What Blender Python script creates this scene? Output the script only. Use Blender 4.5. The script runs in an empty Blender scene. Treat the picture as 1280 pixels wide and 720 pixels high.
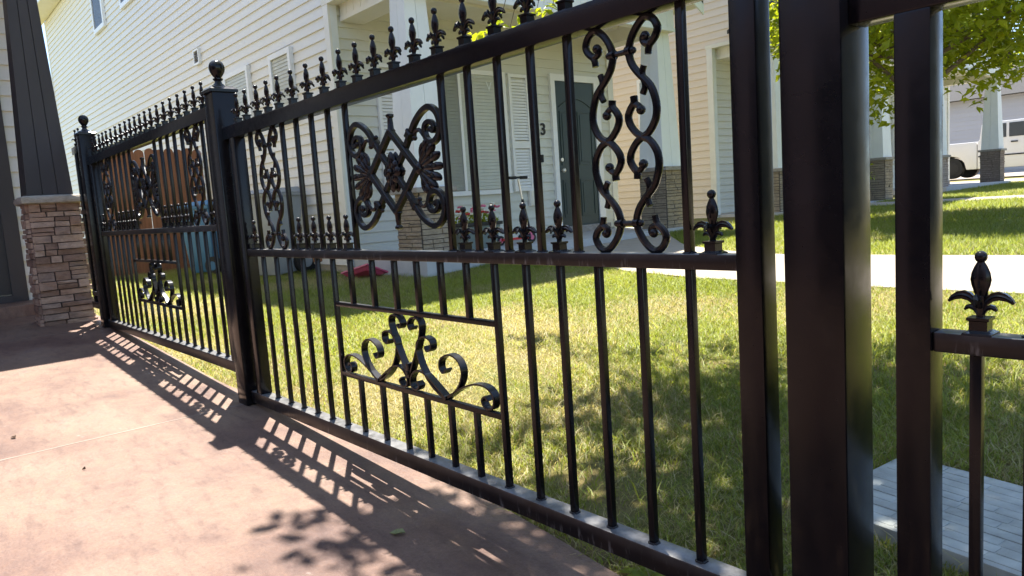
import bpy, bmesh, math, random
import numpy as np
from mathutils import Vector, Matrix, noise

# ------------------------------------------------------------------ camera, sky, sun, exposure
scene = bpy.context.scene
COL = scene.collection
cam_d = bpy.data.cameras.new('camera'); cam = bpy.data.objects.new('camera', cam_d); COL.objects.link(cam)
R_ = Vector((0.652617, 0.754662, -0.067653)); U_ = Vector((-0.044192, 0.127048, 0.990912)); F_ = Vector((-0.756398, 0.643696, -0.116263))
cam.matrix_world = Matrix(((R_.x, U_.x, -F_.x, 2.895964), (R_.y, U_.y, -F_.y, -1.18663), (R_.z, U_.z, -F_.z, 0.0), (0, 0, 0, 1)))
cam_d.sensor_width = 36.0; cam_d.lens = 25.679; cam_d.clip_end = 2000; cam_d.clip_start = 0.02
scene.camera = cam
SUN = Vector((-0.300, 0.185, 0.936)).normalized()
world = bpy.data.worlds.new('World'); scene.world = world; world.use_nodes = True
wn = world.node_tree.nodes; wl = world.node_tree.links
bg = wn['Background']; sky = wn.new('ShaderNodeTexSky'); sky.sky_type = 'NISHITA'; sky.sun_disc = False
sky.sun_elevation = math.asin(SUN.z); sky.sun_rotation = math.atan2(SUN.x, SUN.y)
sky.altitude = 1300; sky.air_density = 1.0; sky.dust_density = 1.0
wl.new(sky.outputs[0], bg.inputs[0]); bg.inputs[1].default_value = 0.13
sun_d = bpy.data.lights.new('sun', 'SUN'); sun_d.energy = 5.0; sun_d.angle = math.radians(0.53); sun_d.color = (1.0, 0.95, 0.87)
sun = bpy.data.objects.new('sun', sun_d); COL.objects.link(sun)
sun.rotation_euler = SUN.to_track_quat('Z', 'Y').to_euler(); sun.location = (0, 0, 20)
scene.view_settings.view_transform = 'Standard'; scene.view_settings.look = 'None'
scene.view_settings.exposure = 1.55; scene.view_settings.gamma = 1.0; scene.view_settings.use_curve_mapping = False
scene.render.engine = 'CYCLES'; scene.cycles.use_denoising = True
scene.cycles.max_bounces = 8; scene.cycles.diffuse_bounces = 4; scene.cycles.transparent_max_bounces = 12
rnd = random.Random(7); nrg = np.random.default_rng(11)

# ------------------------------------------------------------------ materials
def newmat(name):
    m = bpy.data.materials.new(name); m.use_nodes = True
    return m, m.node_tree.nodes, m.node_tree.links, m.node_tree.nodes['Principled BSDF']
def ramp(N, stops):
    r = N.new('ShaderNodeValToRGB'); e = r.color_ramp.elements
    while len(e) < len(stops): e.new(0.5)
    for el, (p, c) in zip(e, stops): el.position = p; el.color = (*c, 1) if len(c) == 3 else c
    return r
def coords(N, L, scale=(1, 1, 1), kind='Object'):
    t = N.new('ShaderNodeTexCoord'); mp = N.new('ShaderNodeMapping'); mp.inputs['Scale'].default_value = scale
    L.new(t.outputs[kind], mp.inputs[0]); return mp.outputs[0]
def worldpos(N, L, scale=(1, 1, 1)):
    g = N.new('ShaderNodeNewGeometry'); mp = N.new('ShaderNodeMapping'); mp.inputs['Scale'].default_value = scale
    L.new(g.outputs['Position'], mp.inputs[0]); return mp.outputs[0]
def noise_n(N, L, vec, scale, detail=5, rough=0.6):
    n = N.new('ShaderNodeTexNoise'); n.inputs['Scale'].default_value = scale; n.inputs['Detail'].default_value = detail; n.inputs['Roughness'].default_value = rough
    L.new(vec, n.inputs['Vector']); return n
def bump(N, L, B, height, strength=0.3, dist=0.01):
    b = N.new('ShaderNodeBump'); b.inputs['Strength'].default_value = strength; b.inputs['Distance'].default_value = dist
    L.new(height, b.inputs['Height']); L.new(b.outputs[0], B.inputs['Normal']); return b
def mixc(N, L, fac, a, b, mode='MIX'):
    m = N.new('ShaderNodeMix'); m.data_type = 'RGBA'; m.blend_type = mode
    if isinstance(fac, (int, float)): m.inputs[0].default_value = fac
    else: L.new(fac, m.inputs[0])
    for s, v in ((6, a), (7, b)):
        if isinstance(v, tuple): m.inputs[s].default_value = (*v, 1)
        else: L.new(v, m.inputs[s])
    return m.outputs[2]
def simple(name, c, rough=0.5, var=0.12, scale=6, bmp=0.0, metal=0.0, vscale=(1, 1, 1), spec=0.5):
    m, N, L, B = newmat(name); B.inputs['Roughness'].default_value = rough; B.inputs['Metallic'].default_value = metal
    B.inputs['Specular IOR Level'].default_value = spec
    v = worldpos(N, L, vscale); n = noise_n(N, L, v, scale)
    lo = tuple(max(0, x * (1 - var)) for x in c); hi = tuple(min(1, x * (1 + var)) for x in c)
    r = ramp(N, [(0.3, lo), (0.7, hi)]); L.new(n.outputs[0], r.inputs[0]); L.new(r.outputs[0], B.inputs['Base Color'])
    if bmp: bump(N, L, B, n.outputs[0], bmp, 0.004)
    return m
def mat_iron():
    m, N, L, B = newmat('iron_paint'); v = worldpos(N, L)
    n = noise_n(N, L, v, 9, 6); r = ramp(N, [(0.35, (0.0034, 0.0028, 0.0040)), (0.75, (0.0068, 0.0056, 0.0074))]); L.new(n.outputs[0], r.inputs[0])
    d = noise_n(N, L, v, 160, 2); rd = ramp(N, [(0.70, (0, 0, 0)), (0.78, (1, 1, 1))]); L.new(d.outputs[0], rd.inputs[0])
    gz = N.new('ShaderNodeNewGeometry'); sz = N.new('ShaderNodeSeparateXYZ'); L.new(gz.outputs['Normal'], sz.inputs[0]); pw = N.new('ShaderNodeMath'); pw.operation = 'MULTIPLY'; pw.use_clamp = True; L.new(sz.outputs['Z'], pw.inputs[0]); pw.inputs[1].default_value = 0.10
    c0 = mixc(N, L, pw.outputs[0], r.outputs[0], (0.45, 0.44, 0.43))
    c = mixc(N, L, 0.0, c0, (0.22, 0.21, 0.2))
    mul = N.new('ShaderNodeMath'); mul.operation = 'MULTIPLY'; L.new(rd.outputs[0], mul.inputs[0]); mul.inputs[1].default_value = 0.06
    L.new(mul.outputs[0], c.node.inputs[0]); L.new(c, B.inputs['Base Color'])
    n2 = noise_n(N, L, v, 35, 4); B.inputs['Specular IOR Level'].default_value = 0.26; rr = ramp(N, [(0.3, (0.14,) * 3), (0.75, (0.27,) * 3)]); L.new(n2.outputs[0], rr.inputs[0]); L.new(rr.outputs[0], B.inputs['Roughness'])
    bump(N, L, B, n2.outputs[0], 0.05, 0.002); return m
def mat_iron_streak():
    m, N, L, B = newmat('iron_paint_dusty'); v = worldpos(N, L, (55, 1, 9)); n = noise_n(N, L, v, 1.0, 4, 0.7)
    g = N.new('ShaderNodeNewGeometry'); s = N.new('ShaderNodeSeparateXYZ'); L.new(g.outputs['Normal'], s.inputs[0])
    # dried hard-water streaks on the face towards the patio, road dust lying on the top
    st = ramp(N, [(0.55, (0, 0, 0)), (0.74, (1, 1, 1))]); L.new(n.outputs[0], st.inputs[0])
    t = N.new('ShaderNodeTexCoord'); sz = N.new('ShaderNodeSeparateXYZ'); L.new(t.outputs['Generated'], sz.inputs[0])
    inv = ramp(N, [(0.15, (1, 1, 1)), (0.75, (0, 0, 0))]); L.new(sz.outputs['Z'], inv.inputs[0])
    f1 = N.new('ShaderNodeMath'); f1.operation = 'MULTIPLY'; L.new(st.outputs[0], f1.inputs[0]); L.new(inv.outputs[0], f1.inputs[1])
    f2 = N.new('ShaderNodeMath'); f2.operation = 'MULTIPLY'; L.new(f1.outputs[0], f2.inputs[0]); f2.inputs[1].default_value = 0.42
    d = noise_n(N, L, worldpos(N, L), 22, 5); dr = ramp(N, [(0.3, (0.16,) * 3), (0.8, (0.62,) * 3)]); L.new(d.outputs[0], dr.inputs[0])
    up = N.new('ShaderNodeMath'); up.operation = 'MULTIPLY'; up.use_clamp = True; L.new(s.outputs['Z'], up.inputs[0]); L.new(dr.outputs[0], up.inputs[1])
    ad = N.new('ShaderNodeMath'); ad.use_clamp = True; L.new(f2.outputs[0], ad.inputs[0]); L.new(up.outputs[0], ad.inputs[1])
    c = mixc(N, L, ad.outputs[0], (0.0052, 0.0044, 0.0058), (0.5, 0.49, 0.48)); L.new(c, B.inputs['Base Color'])
    B.inputs['Roughness'].default_value = 0.30; B.inputs['Specular IOR Level'].default_value = 0.36; return m
def mat_patio():
    m, N, L, B = newmat('stained_concrete'); v = worldpos(N, L)
    n1 = noise_n(N, L, v, 1.6, 8, 0.65); r1 = ramp(N, [(0.30, (0.115, 0.070, 0.060)), (0.43, (0.175, 0.110, 0.086)), (0.52, (0.225, 0.152, 0.114)), (0.64, (0.25, 0.178, 0.135)), (0.8, (0.30, 0.23, 0.185))]); L.new(n1.outputs[0], r1.inputs[0])
    mp = N.new('ShaderNodeMapping'); mp.inputs['Scale'].default_value = (1.0, 3.2, 1); mp.inputs['Rotation'].default_value = (0, 0, 0.5); L.new(v, mp.inputs[0])
    n2 = noise_n(N, L, mp.outputs[0], 7, 9, 0.72); r2 = ramp(N, [(0.3, (0.60, 0.53, 0.54)), (0.48, (0.97, 0.95, 0.94)), (0.68, (1.12, 1.08, 1.0))]); L.new(n2.outputs[0], r2.inputs[0])
    n7 = noise_n(N, L, v, 0.55, 3, 0.5); r7 = ramp(N, [(0.35, (0.96, 0.88, 0.88)), (0.6, (1.04, 1.0, 0.95))]); L.new(n7.outputs[0], r7.inputs[0]); c_ = mixc(N, L, 1.0, r1.outputs[0], r7.outputs[0], 'MULTIPLY')
    c = mixc(N, L, 0.9, c_, r2.outputs[0], 'MULTIPLY')
    n3 = noise_n(N, L, v, 3.1, 6, 0.75); r3 = ramp(N, [(0.60, (0, 0, 0)), (0.72, (1, 1, 1))]); L.new(n3.outputs[0], r3.inputs[0])
    f = N.new('ShaderNodeMath'); f.operation = 'MULTIPLY'; L.new(r3.outputs[0], f.inputs[0]); f.inputs[1].default_value = 0.42
    c2 = mixc(N, L, f.outputs[0], c, (0.19, 0.13, 0.127))
    n5 = noise_n(N, L, v, 14, 3, 0.6); r5 = ramp(N, [(0.72, (0, 0, 0)), (0.77, (1, 1, 1))]); L.new(n5.outputs[0], r5.inputs[0])
    f5 = N.new('ShaderNodeMath'); f5.operation = 'MULTIPLY'; L.new(r5.outputs[0], f5.inputs[0]); f5.inputs[1].default_value = 0.4
    c3 = mixc(N, L, f5.outputs[0], c2, (0.42, 0.37, 0.33)); L.new(c3, B.inputs['Base Color'])
    B.inputs['Roughness'].default_value = 0.5; B.inputs['Specular IOR Level'].default_value = 0.4
    n4 = noise_n(N, L, v, 26, 8, 0.75); bump(N, L, B, n4.outputs[0], 0.5, 0.016); n6 = noise_n(N, L, v, 120, 4, 0.7); r6 = ramp(N, [(0.3, (0.80,) * 3), (0.7, (1.14,) * 3)]); L.new(n6.outputs[0], r6.inputs[0]); c4 = mixc(N, L, 1.0, c3, r6.outputs[0], 'MULTIPLY'); L.new(c4, B.inputs['Base Color']); return m
def mat_concrete(name, c):
    m, N, L, B = newmat(name); v = worldpos(N, L); n = noise_n(N, L, v, 5, 8, 0.7)
    r = ramp(N, [(0.3, tuple(x * 0.82 for x in c)), (0.7, c)]); L.new(n.outputs[0], r.inputs[0]); L.new(r.outputs[0], B.inputs['Base Color'])
    B.inputs['Roughness'].default_value = 0.85; n2 = noise_n(N, L, v, 90, 4); bump(N, L, B, n2.outputs[0], 0.25, 0.003); return m
def mat_siding(name, c, tint=0.05):
    m, N, L, B = newmat(name); v = worldpos(N, L, (0.6, 0.6, 14)); n = noise_n(N, L, v, 2.2, 5, 0.6)
    r = ramp(N, [(0.3, tuple(x * (1 - tint) for x in c)), (0.7, c)]); L.new(n.outputs[0], r.inputs[0])
    oi = N.new('ShaderNodeObjectInfo'); rr = ramp(N, [(0, (0.96,) * 3), (1, (1, 1, 1))]); L.new(oi.outputs['Random'], rr.inputs[0])
    c2 = mixc(N, L, 1.0, r.outputs[0], rr.outputs[0], 'MULTIPLY'); L.new(c2, B.inputs['Base Color']); B.inputs['Roughness'].default_value = 0.55
    n2 = noise_n(N, L, worldpos(N, L, (2, 2, 40)), 6, 4); bump(N, L, B, n2.outputs[0], 0.12, 0.003); return m
def mat_stone(name, cols):
    m, N, L, B = newmat(name); v = worldpos(N, L, (1, 1, 2.2)); n = noise_n(N, L, v, 16, 8, 0.75)
    oi = N.new('ShaderNodeObjectInfo'); r0 = ramp(N, [(i / (len(cols) - 1), c) for i, c in enumerate(cols)])
    rp = noise_n(N, L, worldpos(N, L, (1, 1, 3)), 3.5, 2); ad = N.new('ShaderNodeMath'); ad.operation = 'MULTIPLY_ADD'
    L.new(rp.outputs[0], ad.inputs[0]); ad.inputs[1].default_value = 0.6; L.new(oi.outputs['Random'], ad.inputs[2])
    sb = N.new('ShaderNodeMath'); sb.operation = 'SUBTRACT'; L.new(ad.outputs[0], sb.inputs[0]); sb.inputs[1].default_value = 0.3; L.new(sb.outputs[0], r0.inputs[0])
    r1 = ramp(N, [(0.28, (0.55, 0.53, 0.52)), (0.6, (1, 1, 1)), (0.8, (1.15, 1.12, 1.05))]); L.new(n.outputs[0], r1.inputs[0])
    c = mixc(N, L, 1.0, r0.outputs[0], r1.outputs[0], 'MULTIPLY'); L.new(c, B.inputs['Base Color']); B.inputs['Roughness'].default_value = 0.88
    bump(N, L, B, n.outputs[0], 0.7, 0.02); return m
def mat_wood(name, c):
    m, N, L, B = newmat(name); v = worldpos(N, L, (9, 9, 0.7)); n = noise_n(N, L, v, 3, 7, 0.65)
    r = ramp(N, [(0.25, tuple(x * 0.6 for x in c)), (0.75, tuple(min(1, x * 1.2) for x in c))]); L.new(n.outputs[0], r.inputs[0]); L.new(r.outputs[0], B.inputs['Base Color'])
    B.inputs['Roughness'].default_value = 0.75; bump(N, L, B, n.outputs[0], 0.2, 0.004); return m
def translucent_mat(name, colour_fn, trans=0.45, rough=0.45, tint=(1.25, 1.2, 0.5), up=0):
    m, N, L, B = newmat(name); c = colour_fn(N, L); L.new(c, B.inputs['Base Color']); B.inputs['Roughness'].default_value = rough
    B.inputs['Specular IOR Level'].default_value = 0.35
    if up:
        gm = N.new('ShaderNodeNewGeometry'); ml = N.new('ShaderNodeVectorMath'); ml.operation = 'SCALE'; ml.inputs['Scale'].default_value = 0.35; L.new(gm.outputs['Normal'], ml.inputs[0]); av = N.new('ShaderNodeVectorMath'); L.new(ml.outputs[0], av.inputs[0]); av.inputs[1].default_value = (0, 0, up); nv_ = N.new('ShaderNodeVectorMath'); nv_.operation = 'NORMALIZE'; L.new(av.outputs[0], nv_.inputs[0]); L.new(nv_.outputs[0], B.inputs['Normal'])
    t = N.new('ShaderNodeBsdfTranslucent'); tc = mixc(N, L, 1.0, c, tint, 'MULTIPLY'); L.new(tc, t.inputs['Color'])
    mx = N.new('ShaderNodeMixShader'); mx.inputs[0].default_value = trans; out = N['Material Output']
    L.new(B.outputs[0], mx.inputs[1]); L.new(t.outputs[0], mx.inputs[2]); L.new(mx.outputs[0], out.inputs[0]); return m
def grass_col(N, L):
    a = N.new('ShaderNodeAttribute'); a.attribute_name = 'dry'; b = N.new('ShaderNodeAttribute'); b.attribute_name = 'hue'
    g = ramp(N, [(0, (0.14, 0.20, 0.018)), (0.5, (0.25, 0.31, 0.032)), (1, (0.36, 0.40, 0.06))]); L.new(b.outputs['Fac'], g.inputs[0])
    d = ramp(N, [(0, (0.36, 0.30, 0.14)), (1, (0.55, 0.48, 0.28))]); L.new(b.outputs['Fac'], d.inputs[0])
    return mixc(N, L, a.outputs['Fac'], g.outputs[0], d.outputs[0])
def leaf_col(N, L):
    b = N.new('ShaderNodeAttribute'); b.attribute_name = 'hue'
    g = ramp(N, [(0, (0.15, 0.21, 0.02)), (0.5, (0.25, 0.32, 0.032)), (1, (0.36, 0.41, 0.05))]); L.new(b.outputs['Fac'], g.inputs[0]); return g.outputs[0]
def mat_glass(name, tint, rough=0.03, mix=0.25):
    m, N, L, B = newmat(name); B.inputs['Base Color'].default_value = (*tint, 1); B.inputs['Roughness'].default_value = rough; B.inputs['Specular IOR Level'].default_value = 0.9
    tr = N.new('ShaderNodeBsdfTransparent'); mx = N.new('ShaderNodeMixShader'); mx.inputs[0].default_value = mix; out = N['Material Output']
    L.new(tr.outputs[0], mx.inputs[1]); L.new(B.outputs[0], mx.inputs[2]); L.new(mx.outputs[0], out.inputs[0]); return m
M = {}
M['iron'] = mat_iron(); M['iron_dust'] = mat_iron_streak(); M['patio'] = mat_patio()
M['walk'] = mat_concrete('pale_concrete', (0.40, 0.34, 0.265)); M['pad'] = mat_concrete('grey_concrete', (0.37, 0.365, 0.34)); M['porch'] = mat_concrete('porch_concrete', (0.5, 0.5, 0.49))
M['pad'] = simple('weathered_pad', (0.37, 0.385, 0.35), 0.85, 0.28, 11, 0.5); M['found'] = mat_concrete('foundation_concrete', (0.52, 0.46, 0.36)); M['joint'] = mat_concrete('joint_sand', (0.36, 0.29, 0.24))
M['cream'] = mat_siding('cream_siding', (0.80, 0.77, 0.69)); M['blue'] = mat_siding('shaded_siding', (0.66, 0.66, 0.585)); M['peach'] = mat_siding('peach_siding', (0.80, 0.69, 0.56))  # blue: the house siding with front-wall shade put into its colour
M['grey_s'] = mat_siding('grey_siding', (0.42, 0.42, 0.44)); M['home_s'] = mat_siding('white_siding', (0.70, 0.67, 0.62))
M['olive'] = mat_siding('reflection_olive', (0.20, 0.205, 0.17)); M['rose'] = mat_siding('reflection_rose', (0.40, 0.285, 0.30)); M['trim'] = simple('white_trim', (0.78, 0.76, 0.68), 0.5, 0.05, 4); M['trimw'] = simple('white_paint', (0.8, 0.8, 0.78), 0.45, 0.04, 4); M['trimb'] = simple('bluish_shade_trim', (0.74, 0.77, 0.76), 0.5, 0.04, 4)  # olive and rose only feed iron reflections; trimb has blue sky shade painted in
M['soffit'] = simple('soffit_vinyl', (0.76, 0.73, 0.62), 0.55, 0.04, 3)
M['stone'] = mat_stone('brown_ledgestone', [(0.25, 0.155, 0.11), (0.39, 0.25, 0.18), (0.50, 0.33, 0.24), (0.60, 0.42, 0.31), (0.35, 0.25, 0.20)])
M['stone2'] = mat_stone('tan_ledgestone', [(0.20, 0.165, 0.125), (0.32, 0.265, 0.19), (0.44, 0.36, 0.26), (0.34, 0.28, 0.215)])
M['stone3'] = mat_stone('grey_ledgestone', [(0.24, 0.19, 0.16), (0.36, 0.29, 0.25), (0.48, 0.39, 0.33), (0.38, 0.30, 0.26)])
M['capst'] = mat_stone('cap_stone', [(0.50, 0.44, 0.35), (0.60, 0.53, 0.43)]); M['capst2'] = mat_stone('grey_cap_stone', [(0.30, 0.28, 0.25), (0.38, 0.35, 0.31)])
M['mortar'] = simple('mortar', (0.06, 0.05, 0.045), 0.95, 0.2, 20)
M['brown'] = simple('dark_brown_boards', (0.040, 0.033, 0.034), 0.55, 0.18, 5, 0.05, vscale=(1, 1, 0.4)); M['door'] = simple('dark_door_paint', (0.022, 0.020, 0.024), 0.4, 0.1, 5)
M['doorg'] = simple('green_door_paint', (0.022, 0.040, 0.040), 0.4, 0.08, 5); M['roof'] = simple('dark_shingle', (0.045, 0.042, 0.04), 0.9, 0.3, 25, 0.3)
M['cedar'] = mat_wood('cedar_stain', (0.27, 0.115, 0.055)); M['bark'] = mat_wood('bark', (0.16, 0.12, 0.09))
M['bluep'] = simple('blue_plastic', (0.045, 0.16, 0.30), 0.45, 0.1, 4); M['greyp'] = simple('grey_plastic', (0.30, 0.32, 0.33), 0.5, 0.1, 4); M['rubber'] = simple('black_rubber', (0.012, 0.012, 0.012), 0.7, 0.2, 8)
M['pinkp'] = simple('pink_plastic', (0.50, 0.07, 0.15), 0.4, 0.1, 4); M['redp'] = simple('red_paint', (0.55, 0.03, 0.035), 0.35, 0.1, 4); M['alu'] = simple('brushed_metal', (0.75, 0.72, 0.64), 0.35, 0.05, 10, metal=0.6)
M['pot'] = simple('slate_planter', (0.16, 0.20, 0.19), 0.55, 0.1, 6); M['car'] = simple('white_car_paint', (0.80, 0.78, 0.74), 0.22, 0.02, 2); M['chrome'] = simple('chrome', (0.6, 0.6, 0.6), 0.2, 0.05, 3, metal=1.0)
M['black'] = simple('black_paint', (0.012, 0.012, 0.012), 0.5, 0.1, 5); M['petal_p'] = simple('pink_petals', (0.65, 0.16, 0.26), 0.6, 0.2, 30); M['petal_r'] = simple('red_petals', (0.50, 0.03, 0.02), 0.6, 0.2, 30); M['petal_w'] = simple('white_petals', (0.75, 0.72, 0.6), 0.6, 0.1, 30)
M['glass'] = mat_glass('window_glass', (0.02, 0.03, 0.025), 0.03, 0.08); M['glassd'] = mat_glass('dark_window_glass', (0.02, 0.03, 0.025), 0.03, 0.22); M['glassc'] = mat_glass('car_glass', (0.02, 0.03, 0.03), 0.03, 0.85)
M['blind'] = simple('blind_slats', (0.74, 0.75, 0.66), 0.6, 0.05, 5); M['dark_room'] = simple('room_dark', (0.06, 0.06, 0.055), 0.9, 0.1, 3); M['screen'] = simple('insect_screen', (0.11, 0.105, 0.10), 0.9, 0.1, 60)
M['grass'] = translucent_mat('grass_blades', grass_col, 0.42, 0.5, (1.35, 1.25, 0.5), 0.65); M['leaf'] = translucent_mat('tree_leaf', leaf_col, 0.58, 0.40, (1.5, 1.35, 0.4)); M['leafd'] = simple('dry_leaf', (0.10, 0.06, 0.035), 0.8, 0.3, 40); M['leafg'] = simple('fallen_green_leaf', (0.22, 0.22, 0.08), 0.6, 0.2, 40)
def mat_lawn():
    m, N, L, B = newmat('lawn_soil'); v = worldpos(N, L); n = noise_n(N, L, v, 2.2, 6, 0.65); n2 = noise_n(N, L, v, 60, 6, 0.8)
    r = ramp(N, [(0.35, (0.18, 0.22, 0.035)), (0.58, (0.27, 0.22, 0.08)), (0.75, (0.26, 0.185, 0.115))]); L.new(n.outputs[0], r.inputs[0])
    r2 = ramp(N, [(0.3, (0.45, 0.42, 0.36)), (0.7, (1.2, 1.15, 1.0))]); L.new(n2.outputs[0], r2.inputs[0])
    c = mixc(N, L, 1.0, r.outputs[0], r2.outputs[0], 'MULTIPLY'); L.new(c, B.inputs['Base Color']); B.inputs['Roughness'].default_value = 0.95
    bump(N, L, B, n2.outputs[0], 0.8, 0.03); return m
M['lawn'] = mat_lawn()

# ------------------------------------------------------------------ mesh helpers
def link(name, me, mat, parent=None, loc=None):
    o = bpy.data.objects.new(name, me); COL.objects.link(o)
    if mat is not None and not me.materials: me.materials.append(M[mat] if isinstance(mat, str) else mat)
    if parent is not None: o.parent = parent
    if loc is not None: o.location = loc
    return o
def empty(name, loc=(0, 0, 0)):
    o = bpy.data.objects.new(name, None); COL.objects.link(o); o.location = loc; o.empty_display_size = 0.1; return o
def tag(o, label, cat=None, group=None, kind=None):
    o['label'] = label
    if cat: o['category'] = cat
    if group: o['group'] = group
    if kind: o['kind'] = kind
    return o
def mesh(name, verts, faces, smooth=False):
    me = bpy.data.meshes.new(name); me.from_pydata([tuple(v) for v in verts], [], faces); me.update()
    if smooth: me.polygons.foreach_set('use_smooth', [True] * len(me.polygons))
    return me
class MB:
    def __init__(s): s.v = []; s.f = []
    def box(s, x0, x1, y0, y1, z0, z1):
        b = len(s.v); s.v += [(x0, y0, z0), (x1, y0, z0), (x1, y1, z0), (x0, y1, z0), (x0, y0, z1), (x1, y0, z1), (x1, y1, z1), (x0, y1, z1)]
        s.f += [tuple(b + i for i in q) for q in ((3, 2, 1, 0), (4, 5, 6, 7), (0, 1, 5, 4), (1, 2, 6, 5), (2, 3, 7, 6), (3, 0, 4, 7))]; return s
    def hexa(s, pts):
        b = len(s.v); s.v += [tuple(p) for p in pts]
        s.f += [tuple(b + i for i in q) for q in ((3, 2, 1, 0), (4, 5, 6, 7), (0, 1, 5, 4), (1, 2, 6, 5), (2, 3, 7, 6), (3, 0, 4, 7))]; return s
    def add(s, V, Fs):
        b = len(s.v); s.v += [tuple(p) for p in V]; s.f += [tuple(b + i for i in q) for q in Fs]; return s
    def prism(s, poly, y0, y1):       # polygon in x,z, extruded along y
        n = len(poly); V = [(x, y0, z) for x, z in poly] + [(x, y1, z) for x, z in poly]
        Fs = [tuple(range(n)), tuple(range(2 * n - 1, n - 1, -1))] + [(i, i + n, (i + 1) % n + n, (i + 1) % n) for i in range(n)]
        return s.add(V, Fs)
    def lathe(s, prof, cx=0, cy=0, seg=14, sx=1, sy=1):
        V = []; Fs = []
        for r, z in prof:
            for k in range(seg):
                a = 2 * math.pi * k / seg; V.append((cx + r * sx * math.cos(a), cy + r * sy * math.sin(a), z))
        for i in range(len(prof) - 1):
            for k in range(seg):
                Fs.append((i * seg + k, i * seg + (k + 1) % seg, (i + 1) * seg + (k + 1) % seg, (i + 1) * seg + k))
        Fs.append(tuple(range(seg - 1, -1, -1))); Fs.append(tuple((len(prof) - 1) * seg + k for k in range(seg)))
        return s.add(V, Fs)
    def ball(s, c, r, sc=(1, 1, 1), seg=10, rings=6, rotm=None):
        prof = []
        V = []; Fs = []
        for i in range(rings + 1):
            t = math.pi * i / rings
            for k in range(seg):
                a = 2 * math.pi * k / seg
                p = Vector((r * sc[0] * math.sin(t) * math.cos(a), r * sc[1] * math.sin(t) * math.sin(a), -r * sc[2] * math.cos(t)))
                if rotm is not None: p = rotm @ p
                V.append((c[0] + p.x, c[1] + p.y, c[2] + p.z))
        for i in range(rings):
            for k in range(seg): Fs.append((i * seg + k, i * seg + (k + 1) % seg, (i + 1) * seg + (k + 1) % seg, (i + 1) * seg + k))
        return s.add(V, Fs)
    def path(s, pts, sec, y=0.0, sub=4, taper=None):    # planar path (x,z); section list of (in-plane, y)
        P = smooth_path(pts, sub) if sub > 1 else [Vector((a, 0, b)) for a, b in pts]
        n = len(P); k = len(sec); V = []; Fs = []
        for i in range(n):
            t = (P[min(i + 1, n - 1)] - P[max(i - 1, 0)])
            if t.length < 1e-9: t = Vector((1, 0, 0))
            t.normalize(); nn = Vector((-t.z, 0, t.x)); sc = 1 if taper is None else taper(i / (n - 1))
            for a, b in sec: V.append((P[i].x + nn.x * a * sc, y + b, P[i].z + nn.z * a * sc))
        for i in range(n - 1):
            for j in range(k): Fs.append((i * k + j, i * k + (j + 1) % k, (i + 1) * k + (j + 1) % k, (i + 1) * k + j))
        Fs.append(tuple(range(k - 1, -1, -1))); Fs.append(tuple((n - 1) * k + j for j in range(k)))
        return s.add(V, Fs)
    def tube3(s, pts, radii, seg=7):
        P = [Vector(p) for p in pts]; V = []; Fs = []; n = len(P)
        for i in range(n):
            t = (P[min(i + 1, n - 1)] - P[max(i - 1, 0)]).normalized(); a = t.orthogonal().normalized()
            if abs(t.z) > 0.5: a = (Vector((1, 0, 0)) - t * t.x).normalized()
            else: a = (Vector((0, 0, 1)) - t * t.z).normalized()
            b = t.cross(a); r = radii if isinstance(radii, (int, float)) else radii[i]
            for k in range(seg):
                q = P[i] + (a * math.cos(2 * math.pi * k / seg) + b * math.sin(2 * math.pi * k / seg)) * r; V.append(tuple(q))
        for i in range(n - 1):
            for k in range(seg): Fs.append((i * seg + k, i * seg + (k + 1) % seg, (i + 1) * seg + (k + 1) % seg, (i + 1) * seg + k))
        Fs.append(tuple(range(seg - 1, -1, -1))); Fs.append(tuple((n - 1) * seg + k for k in range(seg)))
        return s.add(V, Fs)
    def build(s, name, mat, parent=None, smooth=False, loc=None, bevel=0.0, normals=True):
        me = mesh(name, s.v, s.f)
        if normals or bevel:
            bm = bmesh.new(); bm.from_mesh(me); bmesh.ops.recalc_face_normals(bm, faces=bm.faces)
            if bevel: bmesh.ops.bevel(bm, geom=list(bm.edges), offset=bevel, segments=2, profile=0.6, affect='EDGES', clamp_overlap=True)
            bm.to_mesh(me); bm.free()
        if smooth:
            me.polygons.foreach_set('use_smooth', [True] * len(me.polygons))
            try: me.set_sharp_from_angle(angle=math.radians(42))
            except Exception: pass
        return link(name, me, mat, parent, loc)
def smooth_path(pts, sub):
    P = [Vector((a, 0, b)) for a, b in pts]; out = []; n = len(P)
    for i in range(n - 1):
        p0 = P[max(i - 1, 0)]; p1 = P[i]; p2 = P[i + 1]; p3 = P[min(i + 2, n - 1)]
        for k in range(sub):
            t = k / sub
            out.append(0.5 * ((2 * p1) + (p2 - p0) * t + (2 * p0 - 5 * p1 + 4 * p2 - p3) * t * t + (3 * p1 - p0 - 3 * p2 + p3) * t ** 3))
    out.append(P[-1]); return out
def box(name, x0, x1, y0, y1, z0, z1, mat, parent=None, bevel=0.0): return MB().box(x0, x1, y0, y1, z0, z1).build(name, mat, parent, bevel=bevel, smooth=bevel > 0)
def round_sec(r, k=8): return [(r * math.cos(2 * math.pi * i / k), r * math.sin(2 * math.pi * i / k)) for i in range(k)]
def sq_sec(a, b): c = 0.25; return [(-a, -b * (1 - c)), (-a * (1 - c), -b), (a * (1 - c), -b), (a, -b * (1 - c)), (a, b * (1 - c)), (a * (1 - c), b), (-a * (1 - c), b), (-a, b * (1 - c))]
def copy_tree(o, parent=None):
    c = o.copy(); COL.objects.link(c); c.parent = parent
    for ch in o.children: copy_tree(ch, c)
    return c

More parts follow.
